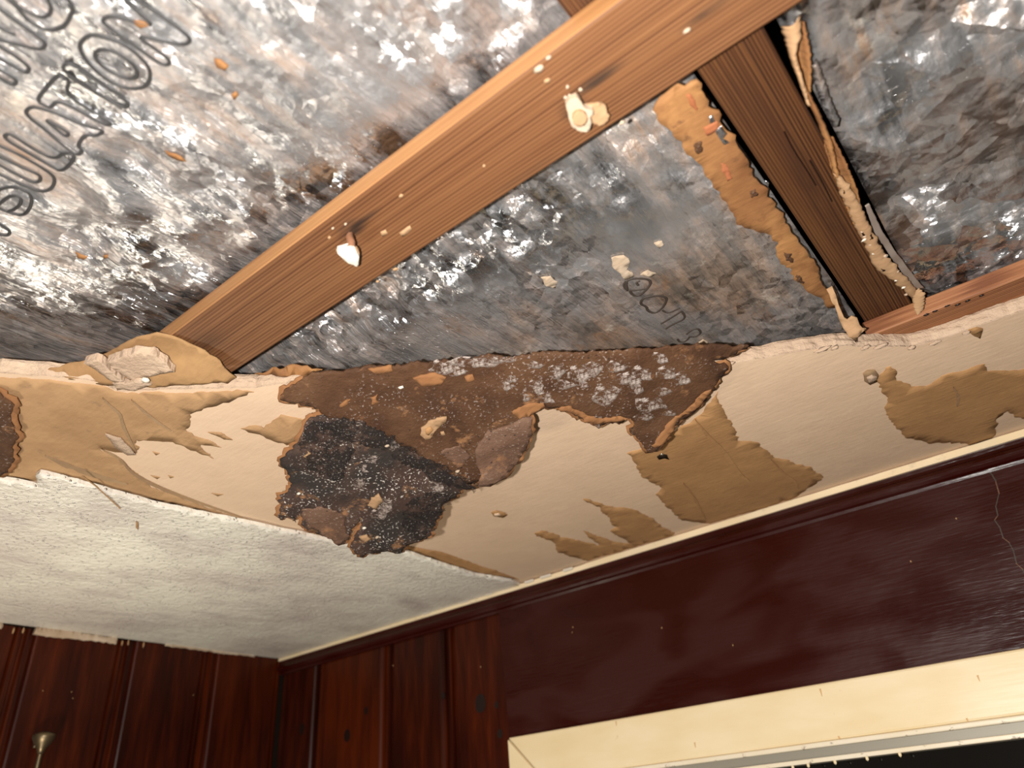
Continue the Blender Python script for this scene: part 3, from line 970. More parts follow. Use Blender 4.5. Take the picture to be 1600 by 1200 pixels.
OPEN = [
 c1([(-60, 120), (0, 150), (180, 230), (430, 380), (460, 440), (430, 510), (350, 535), (250, 500), (0, 390), (-60, 360)], 1067),
 c1([(-60, 210), (0, 240), (120, 300), (230, 350), (330, 390), (340, 440), (290, 460), (180, 410), (0, 310), (-60, 280)], 1067),
 c1([(-40, 540), (0, 510), (100, 490), (190, 510), (260, 560), (265, 640), (200, 740), (60, 700), (-40, 650)], 1067),
 c1([(-40, 660), (0, 630), (60, 580), (130, 560), (180, 590), (170, 640), (120, 680), (60, 700)], 1067),
 c1([(-50, 780), (40, 830), (85, 865), (70, 900), (0, 890), (-50, 860)], 1067),
 c1([(-60, 40), (0, 80), (200, 230), (380, 350), (370, 400), (320, 415), (100, 360), (-60, 320)]),
 c1([(-60, 200), (0, 230), (60, 270), (130, 290)]),
 c1([(-60, 350), (0, 390), (130, 470), (245, 560), (235, 600), (200, 610), (0, 490), (-60, 450)]),
 c1([(-60, 550), (0, 590), (150, 670), (110, 720), (0, 650), (-60, 610)]),
 c1([(40, -20), (120, 40), (230, 170), (260, 190), (330, 230), (430, 260), (520, 230), (560, 190), (580, 150), (615, 80), (570, 0), (540, -30)]),
 c1([(90, -10), (200, 90), (330, 150), (410, 130), (430, 70), (400, 0), (380, -30)]),
]
def on_foil(p, zf=foil_z, sink=0.0015):
    q = at(p[0], p[1], 0.11)
    for _ in range(3): q = at(p[0], p[1], zf(q.x, q.y) - sink)
    return q
lines = []
for k, ls in LET.items():
    for l in ls: lines.append([on_foil(p) for p in smooth_line(l, 2)])
for l in lines: tubes('raised_letter', [l], 0.0032, M['ink'], b1, True, 6, 0.7)['label'] = 'dark outline of a raised capital letter'
for l in OPEN: tubes('raised_letter', [[on_foil(p) for p in smooth_line(l, 2, False)]], 0.0032, M['ink'], b1, False, 6, 0.7)
# faint printed marks near the middle of the batt
def c3(pts): return [(940 + x / 8.0, 410 + y / 8.0) for x, y in pts]
mk1 = [c3([(300, 240), (370, 205), (480, 200), (600, 215), (615, 270), (560, 340), (500, 400), (430, 425), (370, 390), (350, 340), (320, 360)]),
       c3([(510, 450), (600, 425), (720, 415), (820, 440), (800, 510), (760, 570), (700, 620), (640, 635), (570, 600), (565, 555), (480, 520)])]
mk2 = [c3([(300, 240), (270, 280), (310, 350), (430, 350), (540, 330)]), c3([(760, 600), (830, 640), (980, 570)]), c3([(740, 770), (860, 700), (1000, 610)]), c3([(800, 830), (900, 770), (1060, 700), (1000, 610)]),
       c3([(950, 960), (980, 1000), (1060, 985), (1100, 930)]), c3([(1060, 900), (1120, 850), (1200, 820), (1250, 880), (1180, 930), (1110, 930)]), c3([(460, 290), (430, 250), (480, 230)])]
for l in mk1: tubes('printed_mark', [[on_foil(p) for p in smooth_line(l, 2)]], 0.0036, M['ink_brown'], b1, True, 6, 0.5)
for l in mk2: tubes('printed_mark', [[on_foil(p) for p in smooth_line(l, 2, False)]], 0.0032, M['ink_brown'], b1, False, 6, 0.5)
# tears in the foil showing kraft paper
def foil_spot(pts, mat, seed, zf=foil_z, name='foil_tear', parent=b1, amp=0.004):
    out = rag([on_foil(p, zf).to_2d() for p in pts], amp, 0.008, seed)
    return sheet(name, out, lambda x, y: zf(x, y) - 0.0035, 0.002, mat, parent, 0.02)
foil_spot([(335, 91), (345, 93), (357, 102), (352, 108), (340, 105)], M['kraft'], 51)
foil_spot([(361, 147), (368, 142), (373, 148), (366, 156)], M['kraft'], 52)
foil_spot([(210, 31), (228, 33), (234, 40), (220, 44), (212, 38)], M['kraft'], 53)
foil_spot([(118, 392), (128, 398), (138, 401), (132, 405), (122, 402)], M['kraft'], 54)
foil_spot([(161, 398), (170, 398), (168, 403), (162, 403)], M['kraft'], 55)
foil_spot([(258, 236), (274, 240), (290, 250), (280, 250), (264, 243)], M['kraft'], 56)
for i, pts in enumerate([[(845, 432), (862, 430), (872, 440), (868, 450), (852, 447)], [(955, 402), (975, 398), (984, 408), (980, 420), (990, 430), (978, 436), (966, 424), (958, 414)],
                         [(1000, 428), (1012, 422), (1024, 426), (1016, 432)], [(1022, 380), (1034, 376), (1038, 384), (1028, 388)], [(1088, 536), (1098, 530), (1106, 536), (1098, 541)]]):
    foil_spot(pts, M['plaster_chip'], 60 + i, name='mildew_crust', amp=0.006)

# kraft nailing flange along the joist
KF = [(1018, 171), (1033, 189), (1050, 202), (1063, 219), (1077, 236), (1097, 260), (1107, 280), (1124, 304), (1137, 324), (1158, 351), (1181, 358), (1202, 361), (1215, 375),
      (1213, 400), (1235, 421), (1239, 434), (1259, 451), (1283, 461), (1296, 478), (1312, 478), (1292, 448), (1272, 412), (1240, 365), (1205, 308), (1170, 252), (1130, 190), (1088, 124), (1060, 130), (1030, 150)]
ko = rag(px_poly(KF, 0.088), 0.012, 0.010, 71)
kf = sheet('kraft_flange', ko, lambda x, y: 0.083 + 0.006 * fbm(x, y, 9, 3), 0.003, M['kraft'], b1, 0.03)
kf['label'] = 'orange-brown kraft paper flange with a ragged edge'
for i, pts in enumerate(([(1108, 183), (1114, 180), (1117, 190), (1110, 193)], [(1118, 205), (1126, 196), (1136, 208), (1130, 216), (1140, 222), (1132, 226), (1124, 218)], [(1196, 282), (1202, 286), (1200, 294)])):
    sheet('foil_scrap', rag(px_poly(pts, 0.082), 0.003, 0.006, 80 + i), lambda x, y: 0.083 + 0.006 * fbm(x, y, 9, 3) - 0.0012, 0.001, M['foil1'], b1, 0.01)
for i, pts in enumerate(([(1086, 226), (1094, 222), (1099, 232), (1094, 241), (1087, 236)], [(1170, 300), (1182, 296), (1184, 308), (1174, 312)], [(1225, 395), (1238, 400), (1240, 412), (1228, 410)], [(1244, 432), (1256, 434), (1256, 444), (1246, 442)])):
    sheet('dark_stain', rag(px_poly(pts, 0.080), 0.010, 0.004, 90 + i), lambda x, y: 0.083 + 0.006 * fbm(x, y, 9, 3) - 0.0008, 0.001, M['flap'], b1, 0.01)
for i, pts in enumerate(([(1072, 150), (1078, 148), (1092, 172), (1088, 176), (1080, 166)], [(1098, 200), (1122, 190), (1124, 202), (1106, 214)], [(1126, 254), (1136, 258), (1146, 280), (1138, 284), (1128, 268)])):
    sheet('red_stain', rag(px_poly(pts, 0.080), 0.004, 0.006, 95 + i), lambda x, y: 0.083 + 0.006 * fbm(x, y, 9, 3) - 0.0006, 0.0008, make_paper('red_stain_%d' % i, (0.33, 0.105, 0.045), (0.30, 0.11, 0.045), 0.8, 0.9), b1, 0.01)
# tatter hanging off the flange over the broken edge
TT = [((1293, 452), .07), ((1303, 476), .05), ((1310, 498), .03), ((1318, 514), .005), ((1327, 528), -.012), ((1338, 537), -.02), ((1341, 528), -.018), ((1346, 522), -.012), ((1354, 514), -.002),
      ((1348, 513), 0.0), ((1342, 508), .005), ((1340, 497), .015), ((1331, 494), .018), ((1325, 500), .015), ((1319, 497), .02), ((1314, 484), .035), ((1306, 466), .055), ((1300, 448), .075)]
tp = [at(p[0], p[1], z) for p, z in TT]
tx = rag([p.to_2d() for p in tp], 0.004, 0.01, 77)
def tz(x, y):
    s = 0.0; w = 0.0
    for p in tp:
        k = 1 / ((p.x - x) ** 2 + (p.y - y) ** 2 + 1e-5); s += k * p.z; w += k
    return s / w
tt = sheet('paper_tatter', tx, tz, 0.003, M['kraft_pale'], b1, 0.012)
tt['label'] = 'pale torn tatter of kraft paper'

# ---- right-hand batt
def foil_z2(x, y):
    z = 0.105 + 0.020 * fbm(x, y, 3.2, 31.0) + 0.016 * abs(fbm(x, y, 7.5, 35.0, 2))
    w = (y + 1.62) * 3.0 + (x - 4.0) * 1.2 + 0.4 * noise.noise(Vector((x * 4, y * 4, 1)))
    z += 0.018 * math.exp(-(w * 4) ** 2)                # a sharp fold
    w = (y + 1.28) * 3.0 - (x - 4.0) * 0.7 + 0.4 * noise.noise(Vector((x * 4, y * 4, 7)))
    z += 0.016 * math.exp(-(w * 5) ** 2)
    z += 0.010 * (0.5 - abs(((x * 5.3 + y * 1.4 + 0.6 * noise.noise(Vector((x * 3, y * 3, 3)))) % 1.0) - 0.5))
    return max(0.088, z)


b2 = empty('insulation_batt', (4.6, -1.8, 0.12))
tag(b2, 'sharply creased foil-faced insulation batt at the right of the dark joist', 'insulation', 'foil-faced insulation batts')
M['foil2'] = m_foil('creased_foil', 0.6, 0.42, (0.15, 0.115, 0.085), (60, 90), sharp=1.0, rough=0.27, grime=[((-0.16, 0.24, 0), (0.34, 0.14, 1), 0.9), ((-0.33, 0.0, 0), (0.04, 0.5, 1), 0.45)], seed=4.0)
f2 = grid_sheet('foil_facing', 3.825, 6.2, -3.6, -0.45, 0.0125, foil_z2, M['foil2'], b2)
f2['label'] = 'creased silver foil facing with brown dirt'
box('fibre_fill', (3.84, -3.6, 0.17), (6.2, -0.45, 0.48), M['dark'], b2)


def strip3(name, A, B, mat, parent, seed, mid=0.0, amp=0.003, label=None, th=0.0025):
    """paper ribbon between two polylines of (px,py,z)"""
    def pl(L, n):
        P = [at(*p) for p in L]
        ds = [0.0]
        for a, b in zip(P[:-1], P[1:]): ds.append(ds[-1] + (b - a).length)
        out = []
        for i in range(n):
            t = ds[-1] * i / (n - 1); k = 0
            while k < len(ds) - 2 and ds[k + 1] < t: k += 1
            f = (t - ds[k]) / max(1e-9, ds[k + 1] - ds[k])
            out.append(P[k].lerp(P[k + 1], f))
        return out
    n = 60; m = 7
    a = pl(A, n); b = pl(B, n)
    V = []
    for i in range(n):
        na = amp * (noise.noise(Vector((i * .35, seed, 0))) + noise.noise(Vector((i * 1.3, seed, 4))))
        nb = amp * (noise.noise(Vector((i * .35, seed, 9))) + noise.noise(Vector((i * 1.3, seed, 14))))
        d = (b[i] - a[i]); d = d.normalized() if d.length > 1e-9 else Vector((1, 0, 0))
        p, q = a[i] + d * na, b[i] + d * nb
        for j in range(m):
            t = j / (m - 1)
            v = p.lerp(q, t)
            v = v + Vector((0, 0, mid * math.sin(math.pi * t) + 0.004 * noise.noise(Vector((v.x * 22, v.y * 22, seed)))))
            V.append(v)
    F = []
    for i in range(n - 1):
        for j in range(m - 1):
            q = i * m + j
            F.append((q, q + 1, q + m + 1, q + m))
    o = mk(name, V, F, mat, parent, True)
    md = o.modifiers.new('thickness', 'SOLIDIFY'); md.thickness = th * U
    if label: o['label'] = label
    return o


# torn flange paper folded along the right of the joist
tfp = empty('torn_paper_strip', at(1310, 290, 0.075))
tag(tfp, 'ragged ribbon of torn kraft paper along the right side of the dark joist', 'torn paper')
strip3('torn_flange', [(1222, 40, .082), (1235, 88, .078), (1244, 111, .078), (1262, 160, .08)], [(1249, 22, .078), (1250, 55, .07), (1240, 80, .07), (1262, 160, .08)], M['kraft_pale'], tfp, 1.0, -0.012)
strip3('torn_flange', [(1246, 54, .080), (1238, 95, .085), (1250, 125, .085), (1262, 165, .085)], [(1257, 35, .078), (1266, 78, .075), (1268, 110, .075), (1266, 165, .08)], M['kraft'], tfp, 2.0, 0.02)
strip3('torn_flange', [(1248, 120, .08), (1262, 158, .08), (1276, 189, .08), (1293, 236, .08), (1303, 273, .078)], [(1258, 130, .078), (1276, 165, .074), (1290, 195, .074), (1302, 225, .074), (1312, 275, .078)], M['kraft'], tfp, 3.0, -0.008)
strip3('torn_flange', [(1290, 228, .08), (1303, 273, .078), (1323, 324, .075), (1337, 354, .075)], [(1300, 215, .074), (1320, 253, .072), (1340, 300, .072), (1346, 340, .075)], M['kraft'], tfp, 4.0, 0.010)
strip3('torn_flange', [(1303, 270, .078), (1323, 324, .074), (1337, 354, .072), (1357, 395, .072), (1370, 421, .072), (1397, 438, .072), (1425, 466, .07)],
       [(1308, 268, .076), (1336, 305, .068), (1350, 335, .068), (1366, 368, .068), (1386, 402, .068), (1414, 432, .068), (1434, 456, .07)], M['kraft_pale'], tfp, 5.0, -0.006, 0.007,
       'pale torn paper with crusty edges along the joist')
strip3('torn_flange', [(1424, 456, .07), (1426, 470, .06), (1429, 486, .045), (1432, 491, .04)], [(1436, 450, .07), (1446, 460, .055), (1444, 482, .045), (1436, 490, .04)], M['kraft_pale'], tfp, 6.0, -0.004)
strip3('foil_tape', [(1352, 322, .085), (1366, 362, .082), (1392, 402, .08), (1420, 440, .08), (1432, 452, .08)], [(1358, 318, .088), (1378, 360, .084), (1400, 394, .082), (1432, 436, .082), (1444, 450, .082)], N('grey_foil_fold', 0.45, 0.4).out((0.32, 0.26, 0.22)), tfp, 7.0, 0.0, 0.001,
       'grey folded edge of the foil')
strip3('foil_tape', [(1266, 100, .088), (1272, 130, .086), (1282, 160, .086), (1300, 196, .086)], [(1276, 92, .094), (1290, 128, .092), (1298, 156, .092), (1312, 190, .092)], M['foil2'], tfp, 8.0, -0.01, 0.004)
rn = random.Random(7)
for i in range(16):
    t = rn.random()
    x = 1345 + 80 * t + rn.uniform(-8, 8); y = 362 + 96 * t + rn.uniform(-4, 6)
    lump('crust_grain', at(x, y, 0.064), (0.004 + .004 * rn.random(), 0.004, 0.003), M['gypsum'] if i % 3 else M['pearl'], tfp, i * 1.7, 1, 0.5)
for i, (x, y, r) in enumerate(((1319, 300, 2), (1350, 364, 3), (1361, 371, 3), (1374, 398, 4.5), (1381, 418, 4), (1413, 439, 2.5), (1436, 484, 2))):
    pts = [(x + r * math.cos(k * .9) * .7, y + r * 1.6 * math.sin(k * .9)) for k in range(7)]
    sheet('hole', rag(px_poly(pts, 0.0625), 0.006, 0.004, 300 + i), lambda a, b: 0.0625, 0.001, M['dark'], tfp)

# ---- unseen deck added over the joists to block light leaking from above
deck = box('light_block_deck', (-0.3, -4.2, 0.56), (7.0, 0.3, 0.60), M['dark'])
tag(deck, 'unseen dark deck added above the joists to block light', kind='structure')
# ---- joist
joist_stain = [((0.0, 0.1, -0.07), (0.012, 0.12, 0.2), 0.8, 0.75, (0.035, 0.012, 0.005)), ((-0.006, 0.0, -0.07), (0.015, 0.05, 0.2), 0.7, 0.4, (0.035, 0.012, 0.005))]
M['joist'] = wood('old_joist_wood', ((0.0143, 0.0041, 0.0016), (0.0638, 0.0220, 0.0061), (0.1224, 0.0510, 0.0163)), 1, 560.0, 0.6, 0.8, 3.0, joist_stain)
joist = empty('ceiling_joist', (3.742, -1.5, 0.085))
tag(joist, 'dark reddish-brown joist crossing above the nailed strip', 'joist')
bevel(box('beam', (3.684, -3.6, 0.0855), (3.803, 0.05, 0.55), M['joist'], joist), 0.004)
# checks (splits) in the joist
for i, L in enumerate(([(1225, 205), (1240, 235), (1262, 268), (1275, 290)], [(1265, 250), (1285, 285), (1300, 315)])):
    crk3 = [at(x, y, 0.0852) for x, y in smooth_line(L, 1, False)]
    tubes('split', [crk3], 0.0018, M['knot'], joist, False, 5, 0.25)
# blocking beside the joist at the top of the picture
blk = box('wood_blocking', (3.572, -3.3, 0.0865), (3.680, -2.12, 0.105), M['joist'], None, 0.003)
tag(blk, 'short brown wood block above the nailed strip at the top edge', 'wood block')

# ---- nailed furring strip
py0, py1 = -2.143, -1.957
PX0, PX1 = 1.05, 6.2
pc = ((PX0 + PX1) / 2, (py0 + py1) / 2, 0.062)
def po(x, y, z=0.0385): return ((x - pc[0]) * U, (y - pc[1]) * U, (z - pc[2]) * U)
n1 = at(548, 366, 0.0385); n2 = at(903, 165, 0.0385)
st = [(po(n1.x + .012, n1.y - .008), (0.017, 0.010, 0.012), 0.9, 0.95, (0.010, 0.008, 0.007)),
      (po(n1.x + .05, n1.y - .01), (0.020, 0.004, 0.012), 0.9, 0.7, (0.015, 0.010, 0.008)),
      (po(n2.x - .01, n2.y - 0.0), (0.012, 0.011, 0.012), 0.9, 0.8, (0.016, 0.011, 0.009)),
      (po(n2.x + .045, n2.y - .02), (0.026, 0.0055, 0.012), 0.9, 0.9, (0.018, 0.013, 0.010)),
      (po(at(310, 545, .0385).x, at(330, 530, .0385).y), (0.045, 0.02, 0.012), 0.9, 0.55, (0.03, 0.015, 0.008)),
      (po(*at(1110, 15, .0385)[:2]), (0.022, 0.005, 0.012), 0.8, 0.8, (0.03, 0.016, 0.010)),
      (po(*at(810, 280, .0385)[:2]), (0.05, 0.005, 0.012), 0.9, 0.45, (0.06, 0.026, 0.012))]
M['strip'] = wood('furring_pine', ((0.0740, 0.0266, 0.0101), (0.1510, 0.0639, 0.0243), (0.2042, 0.0935, 0.0367)), 0, 430.0, 0.6, 0.35, 1.0, st)
M['strip_side'] = wood('furring_pine_edge', ((0.2550, 0.1105, 0.0382), (0.3570, 0.1700, 0.0638), (0.4250, 0.2210, 0.0850)), 0, 430.0, 0.6, 0.3, 5.0)
strip = empty('furring_strip', (3.2, -2.05, 0.0385))
tag(strip, 'long brown pine strip with two plaster-capped nails, crossing the hole diagonally', 'wood strip', 'pine furring strips')
x0, x1 = PX0, PX1
V = [(x0, py0, .0385), (x1, py0, .0385), (x1, py1, .0385), (x0, py1, .0385), (x0, py0, .085), (x1, py0, .085), (x1, py1, .085), (x0, py1, .085)]
bd = mk('plank', V, [(0, 3, 2, 1), (4, 5, 6, 7), (0, 1, 5, 4), (1, 2, 6, 5), (2, 3, 7, 6), (3, 0, 4, 7)], [M['strip'], M['strip_side']], strip, mat_idx=[0, 1, 1, 1, 1, 1])
bevel(bd, 0.004)


def cap(name, pts, z, th, mat, parent, seed, dome=0.004, amp=0.002):
    out = rag(px_poly(pts, z), amp, 0.006, seed)
    cx = sum(p.x for p in out) / len(out); cy = sum(p.y for p in out) / len(out)
    return sheet(name, out, lambda x, y: z - dome * (1 - min(1, ((x - cx) ** 2 + (y - cy) ** 2) / 0.0008)) - 0.003 * fbm(x, y, 40, seed), th, mat, parent, 0.006)


# first nail
na = empty('nail', (n1.x, n1.y, 0.0385)); na.parent = strip; na.location = W((n1.x, n1.y, 0.0385)) - strip.location
tubes('shank', [[(n1.x, n1.y, 0.06), (n1.x, n1.y, 0.03), (n1.x + .002, n1.y, 0.015), (n1.x, n1.y + .002, 0.004)]], 0.0095, M['rust'], na, False, 8)
cap('plaster_cap', [(527, 391), (534, 389), (545, 386), (555, 389), (561, 400), (560, 413), (557, 417), (546, 411), (535, 402), (528, 396)], 0.0, 0.010, M['pearl'], na, 101)
cap('paper_ring', [(525, 392), (534, 386), (546, 383), (557, 387), (562, 396), (550, 393), (536, 394)], 0.006, 0.006, M['kraft_pale'], na, 102)
# second nail
nb = empty('nail', (n2.x, n2.y, 0.0385)); nb.parent = strip; nb.location = W((n2.x, n2.y, 0.0385)) - strip.location
tubes('shank', [[(n2.x, n2.y, 0.06), (n2.x, n2.y, 0.03), (n2.x + .002, n2.y, 0.014)]], 0.0065, M['rust'], nb, False, 8)
cap('plaster_cap', [(885, 165), (890, 157), (900, 153), (907, 160), (913, 168), (925, 172), (927, 177), (922, 182), (924, 190), (921, 203), (915, 207), (905, 206), (895, 199), (890, 185)], 0.012, 0.012, M['plaster_chip'], nb, 103)
cap('nail_head', [(906 + 12 * math.cos(k * .52), 185 + 12 * math.sin(k * .52)) for k in range(12)], 0.004, 0.007, M['kraft_pale'], nb, 104, 0.003, 0.0005)
cap('paper_disc', [(914, 163), (935, 160), (946, 165), (948, 175), (953, 180), (951, 190), (945, 196), (937, 199), (925, 193), (918, 182)], 0.022, 0.004, M['kraft_pale'], nb, 105, 0.002, 0.003)
for i, (x, y) in enumerate(((884, 152), (890, 150), (900, 148), (895, 154), (907, 140), (887, 136))):
    lump('plaster_grain', at(x, y, 0.0355), (0.004, 0.004, 0.003), M['plaster_chip'], strip, i * 2.1, 1, 0.4)
# plaster flecks on the strip
for i, (x, y, r) in enumerate(((843, 107, .011), (855, 126, .007), (857, 90, .006), (627, 306, .007), (520, 357, .005), (515, 371, .005), (1073, 48, .008), (590, 440, .005), (540, 350, .004), (617, 421, .009), (972, 192, .006), (756, 259, .004))):
    lump('plaster_fleck', at(x, y, 0.0375), (r, r * .7, 0.003), M['plaster_chip'] if i % 2 == 0 else M['kraft_pale'], strip, i * 3.3, 1, 0.5)
for i, (pts) in enumerate(([(595, 363), (603, 359), (606, 365), (598, 370)], [(624, 364), (640, 353), (643, 358), (630, 370)])):
    sheet('bare_patch', rag(px_poly(pts, 0.0372), .002, .006, 120 + i), lambda x, y: 0.0372, 0.0016, M['kraft_pale'], strip)

# ---- second furring strip by the wall
s2p = [at(1388, 512, .0385), at(1600, 430, .0385)]
sy = -0.955
V = []
ya, yb = -0.915, -0.865
wall_strip = empty('furring_strip', (4.5, -0.85, 0.0385))
tag(wall_strip, 'reddish pine strip resting above the broken plasterboard by the right wall', 'wood strip', 'pine furring strips')
A = at(1392, 512, .0385); B = at(1600, 432, .0385)
dirv = (B - A); dirv.z = 0; dirv.normalize(); nrm = Vector((-dirv.y, dirv.x, 0))
P0 = A - dirv * 0.06; P1 = A + dirv * 2.4
V = [P0, P1, P1 + nrm * .19, P0 + nrm * .19]
V += [v + Vector((0, 0, 0.0465)) for v in V]
M['strip2'] = wood('furring_pine_red', ((0.16, 0.055, 0.022), (0.30, 0.125, 0.052), (0.40, 0.185, 0.085)), 0, 430.0, 0.6, 0.5, 7.0)
bevel(mk('plank', V, [(0, 3, 2, 1), (4, 5, 6, 7), (0, 1, 5, 4), (1, 2, 6, 5), (2, 3, 7, 6), (3, 0, 4, 7)], M['strip2'], wall_strip), 0.004)
for i, (x, y) in enumerate(((1462, 486), (1480, 478), (1512, 470), (1534, 462), (1447, 492), (1497, 476))):
    lump('dark_fleck', at(x, y, 0.0372), (.008, .005, .002), M['knot'], wall_strip, i * 1.3, 1, 0.5)

# ================================================================ TORN PAPER HANGING FROM THE CEILING
# ---- brown paper bulging out at the left end of the strip
BP = [((60, 572), .03), ((110, 566), .03), ((150, 557), .034), ((175, 545), .034), ((200, 531), .034), ((222, 523), .036), ((245, 520), .037), ((272, 524), .036), ((300, 535), .034), ((322, 546), .03), ((340, 558), .026), ((352, 574), .02), ((368, 588), .012),
      ((355, 596), .006), ((300, 600), .003), ((240, 604), .002), ((170, 600), .002), ((110, 590), .004), ((60, 584), .01)]
bp3 = [at(p[0], p[1], z) for p, z in BP]
def idw(P):
    def f(x, y):
        s = 0.0; w = 0.0
        for p in P:
            k = 1 / ((p.x - x) ** 2 + (p.y - y) ** 2 + 2e-5) ; k *= k; s += k * p.z; w += k
        return s / w
    return f
bz = idw(bp3)
bp = sheet('torn_backing_paper', rag([p.to_2d() for p in bp3], 0.007, 0.012, 131), lambda x, y: bz(x, y) - 0.004 + 0.004 * fbm(x, y, 9, 2), 0.003, M['backing'], None, 0.02)
tag(bp, 'tan sheet of torn backing paper curling under the left end of the nailed strip', 'torn paper')
BP2 = [((398, 585), .025), ((425, 575), .03), ((455, 570), .03), ((480, 573), .028), ((503, 577), .022), ((486, 584), .012), ((468, 592), .008), ((440, 589), .012), ((415, 587), .018)]
bp23 = [at(p[0], p[1], z) for p, z in BP2]
bz2 = idw(bp23)
bq = sheet('torn_backing_paper', rag([p.to_2d() for p in bp23], 0.006, 0.01, 133), bz2, 0.003, M['kraft'], None, 0.02)
tag(bq, 'small dark scrap of torn backing paper between the strip end and the hanging flap', 'torn paper')
# plaster chunk broken out there
def chunk(name, pts, z, th, mat, seed, label, cat, parent=None):
    out = rag(px_poly(pts, z), 0.008, 0.01, seed)
    o = sheet(name, out, lambda x, y: z - 0.006 * fbm(x, y, 16, seed), th, mat, parent, 0.018)
    if label: tag(o, label, cat)
    return o
ch = empty('plaster_chunk', at(215, 590, -0.01))
tag(ch, 'cracked pinkish chunk of plaster stuck at the broken edge near the strip end', 'plaster chunk')
chunk('fragment', [(166, 566), (190, 556), (215, 550), (242, 552), (258, 568), (272, 580), (250, 584), (225, 592), (205, 596), (188, 586), (176, 575)], -0.006, 0.02, M['gypsum'], 141, None, None, ch)
chunk('fragment', [(130, 566), (150, 562), (164, 570), (178, 584), (192, 596), (182, 600), (162, 588), (146, 576)], -0.010, 0.02, M['gypsum'], 142, None, None, ch)
chunk('fragment', [(176, 598), (200, 598), (226, 594), (236, 602), (210, 610), (184, 609)], -0.010, 0.014, M['gypsum'], 143, None, None, ch)
lump('white_flake', at(228, 594, -0.016), (0.012, 0.012, 0.006), M['pearl'], ch, 4.0, 1, 0.4)
# ---- the big hanging flap
hA = at(490, 583, -0.006); hB = at(1165, 541, -0.006)
e1 = (hB - hA); e1.z = 0; e1.normalize()
pp = Vector((-e1.y, e1.x, 0))
TH = math.radians(15)
e2 = pp * math.cos(TH) + Vector((0, 0, -math.sin(TH)))
nf = e1.cross(e2).normalized()
if nf.z > 0: nf = -nf          # towards the room
def fl2(p):
    q = on_plane(p[0], p[1], hA, nf) - hA
    return Vector((q.dot(e1), q.dot(e2)))
def fmap(off=0.0):
    def f(s, t, d):
        return hA + e1 * s + e2 * t - nf * d + nf * off
    return f
def fz(s, t):
    # sagging, curling sheet: negative = towards the room
    k = min(1.0, max(0.0, t / 0.25))
    return -(0.030 * fbm(s, t, 3.0, 41.0) + 0.012 * fbm(s, t, 9.0, 44.0, 2)) * k - 0.004 * fbm(s, t, 22.0, 47.0, 2) * k
flap = empty('torn_paper_flap', hA + e2 * 0.5)
tag(flap, 'large brown mouldy flap of torn paper hanging under the middle of the ceiling', 'torn paper', 'hanging flaps of torn paper')
FM = [(488, 583), (540, 577), (600, 572), (700, 563), (800, 556), (870, 552), (1000, 545), (1100, 541), (1168, 539), (1150, 553), (1131, 562), (1112, 565), (1136, 570), (1138, 578), (1126, 590), (1112, 611), (1095, 638), (1062, 664), (1040, 690), (1026, 699), (1011, 709),
      (1003, 692), (984, 678), (992, 667), (986, 656), (975, 664), (955, 663), (940, 668), (920, 662), (900, 650), (885, 640), (862, 637), (842, 636), (826, 645), (822, 668), (812, 700), (798, 722), (775, 742), (745, 752), (700, 765), (620, 745), (545, 700),
      (512, 660), (497, 641), (478, 634), (460, 627), (440, 627), (434, 620), (452, 611), (472, 598)]
fo1 = rag([fl2(p) for p in FM], 0.014, 0.008, 151)
main = sheet('main_sheet', fo1, fz, 0.004, M['flap'], flap, 0.022, mapf=fmap())
main['label'] = 'brown water-stained sheet with white mould'
LOW = [(495, 645), (520, 648), (560, 655), (600, 678), (640, 698), (690, 728), (725, 748), (742, 757), (720, 762), (700, 785), (690, 800), (680, 820), (668, 835), (640, 850), (625, 862), (610, 857), (590, 860), (567, 868), (553, 858), (550, 845), (566, 806), (545, 838), (530, 848), (515, 835),
       (500, 831), (482, 827), (470, 815), (471, 800), (460, 812), (455, 805), (440, 808), (438, 780), (447, 768), (458, 755), (455, 735), (443, 722), (440, 712), (450, 700), (470, 680), (480, 656)]
def fz_low(s, t): return fz(s, t) - 0.008 - 0.012 * max(0.0, fbm(s, t, 5, 9))
lo2 = rag([fl2(p) for p in LOW], 0.016, 0.008, 153)
lw = sheet('lower_sheet', lo2, fz_low, 0.004, M['flap_dark'], flap, 0.022, mapf=fmap())
lw['label'] = 'blackened mouldy lower sheet with jagged end'
CU = [(832, 646), (829, 668), (822, 698), (809, 722), (786, 741), (765, 751), (746, 753), (752, 735), (744, 715), (742, 696), (762, 672), (792, 660), (815, 646)]
cu = sheet('curled_corner', rag([fl2(p) for p in CU], 0.006, 0.01, 155), lambda s, t: fz(s, t) - 0.009 - 0.006 * fbm(s, t, 8, 2), 0.004, M['flap_curl'], flap, 0.02, mapf=fmap())
cu['label'] = 'reddish curled corner'


def grow(poly, d):
    out = []
    n = len(poly)
    area = sum(poly[i].x * poly[(i + 1) % n].y - poly[(i + 1) % n].x * poly[i].y for i in range(n))
    sg = 1 if area > 0 else -1
    for i in range(n):
        t = (poly[(i + 1) % n] - poly[i - 1])
        if t.length < 1e-9: continue
        t.normalize()
        out.append(poly[i] + Vector((t.y, -t.x)) * d * sg)
    return out


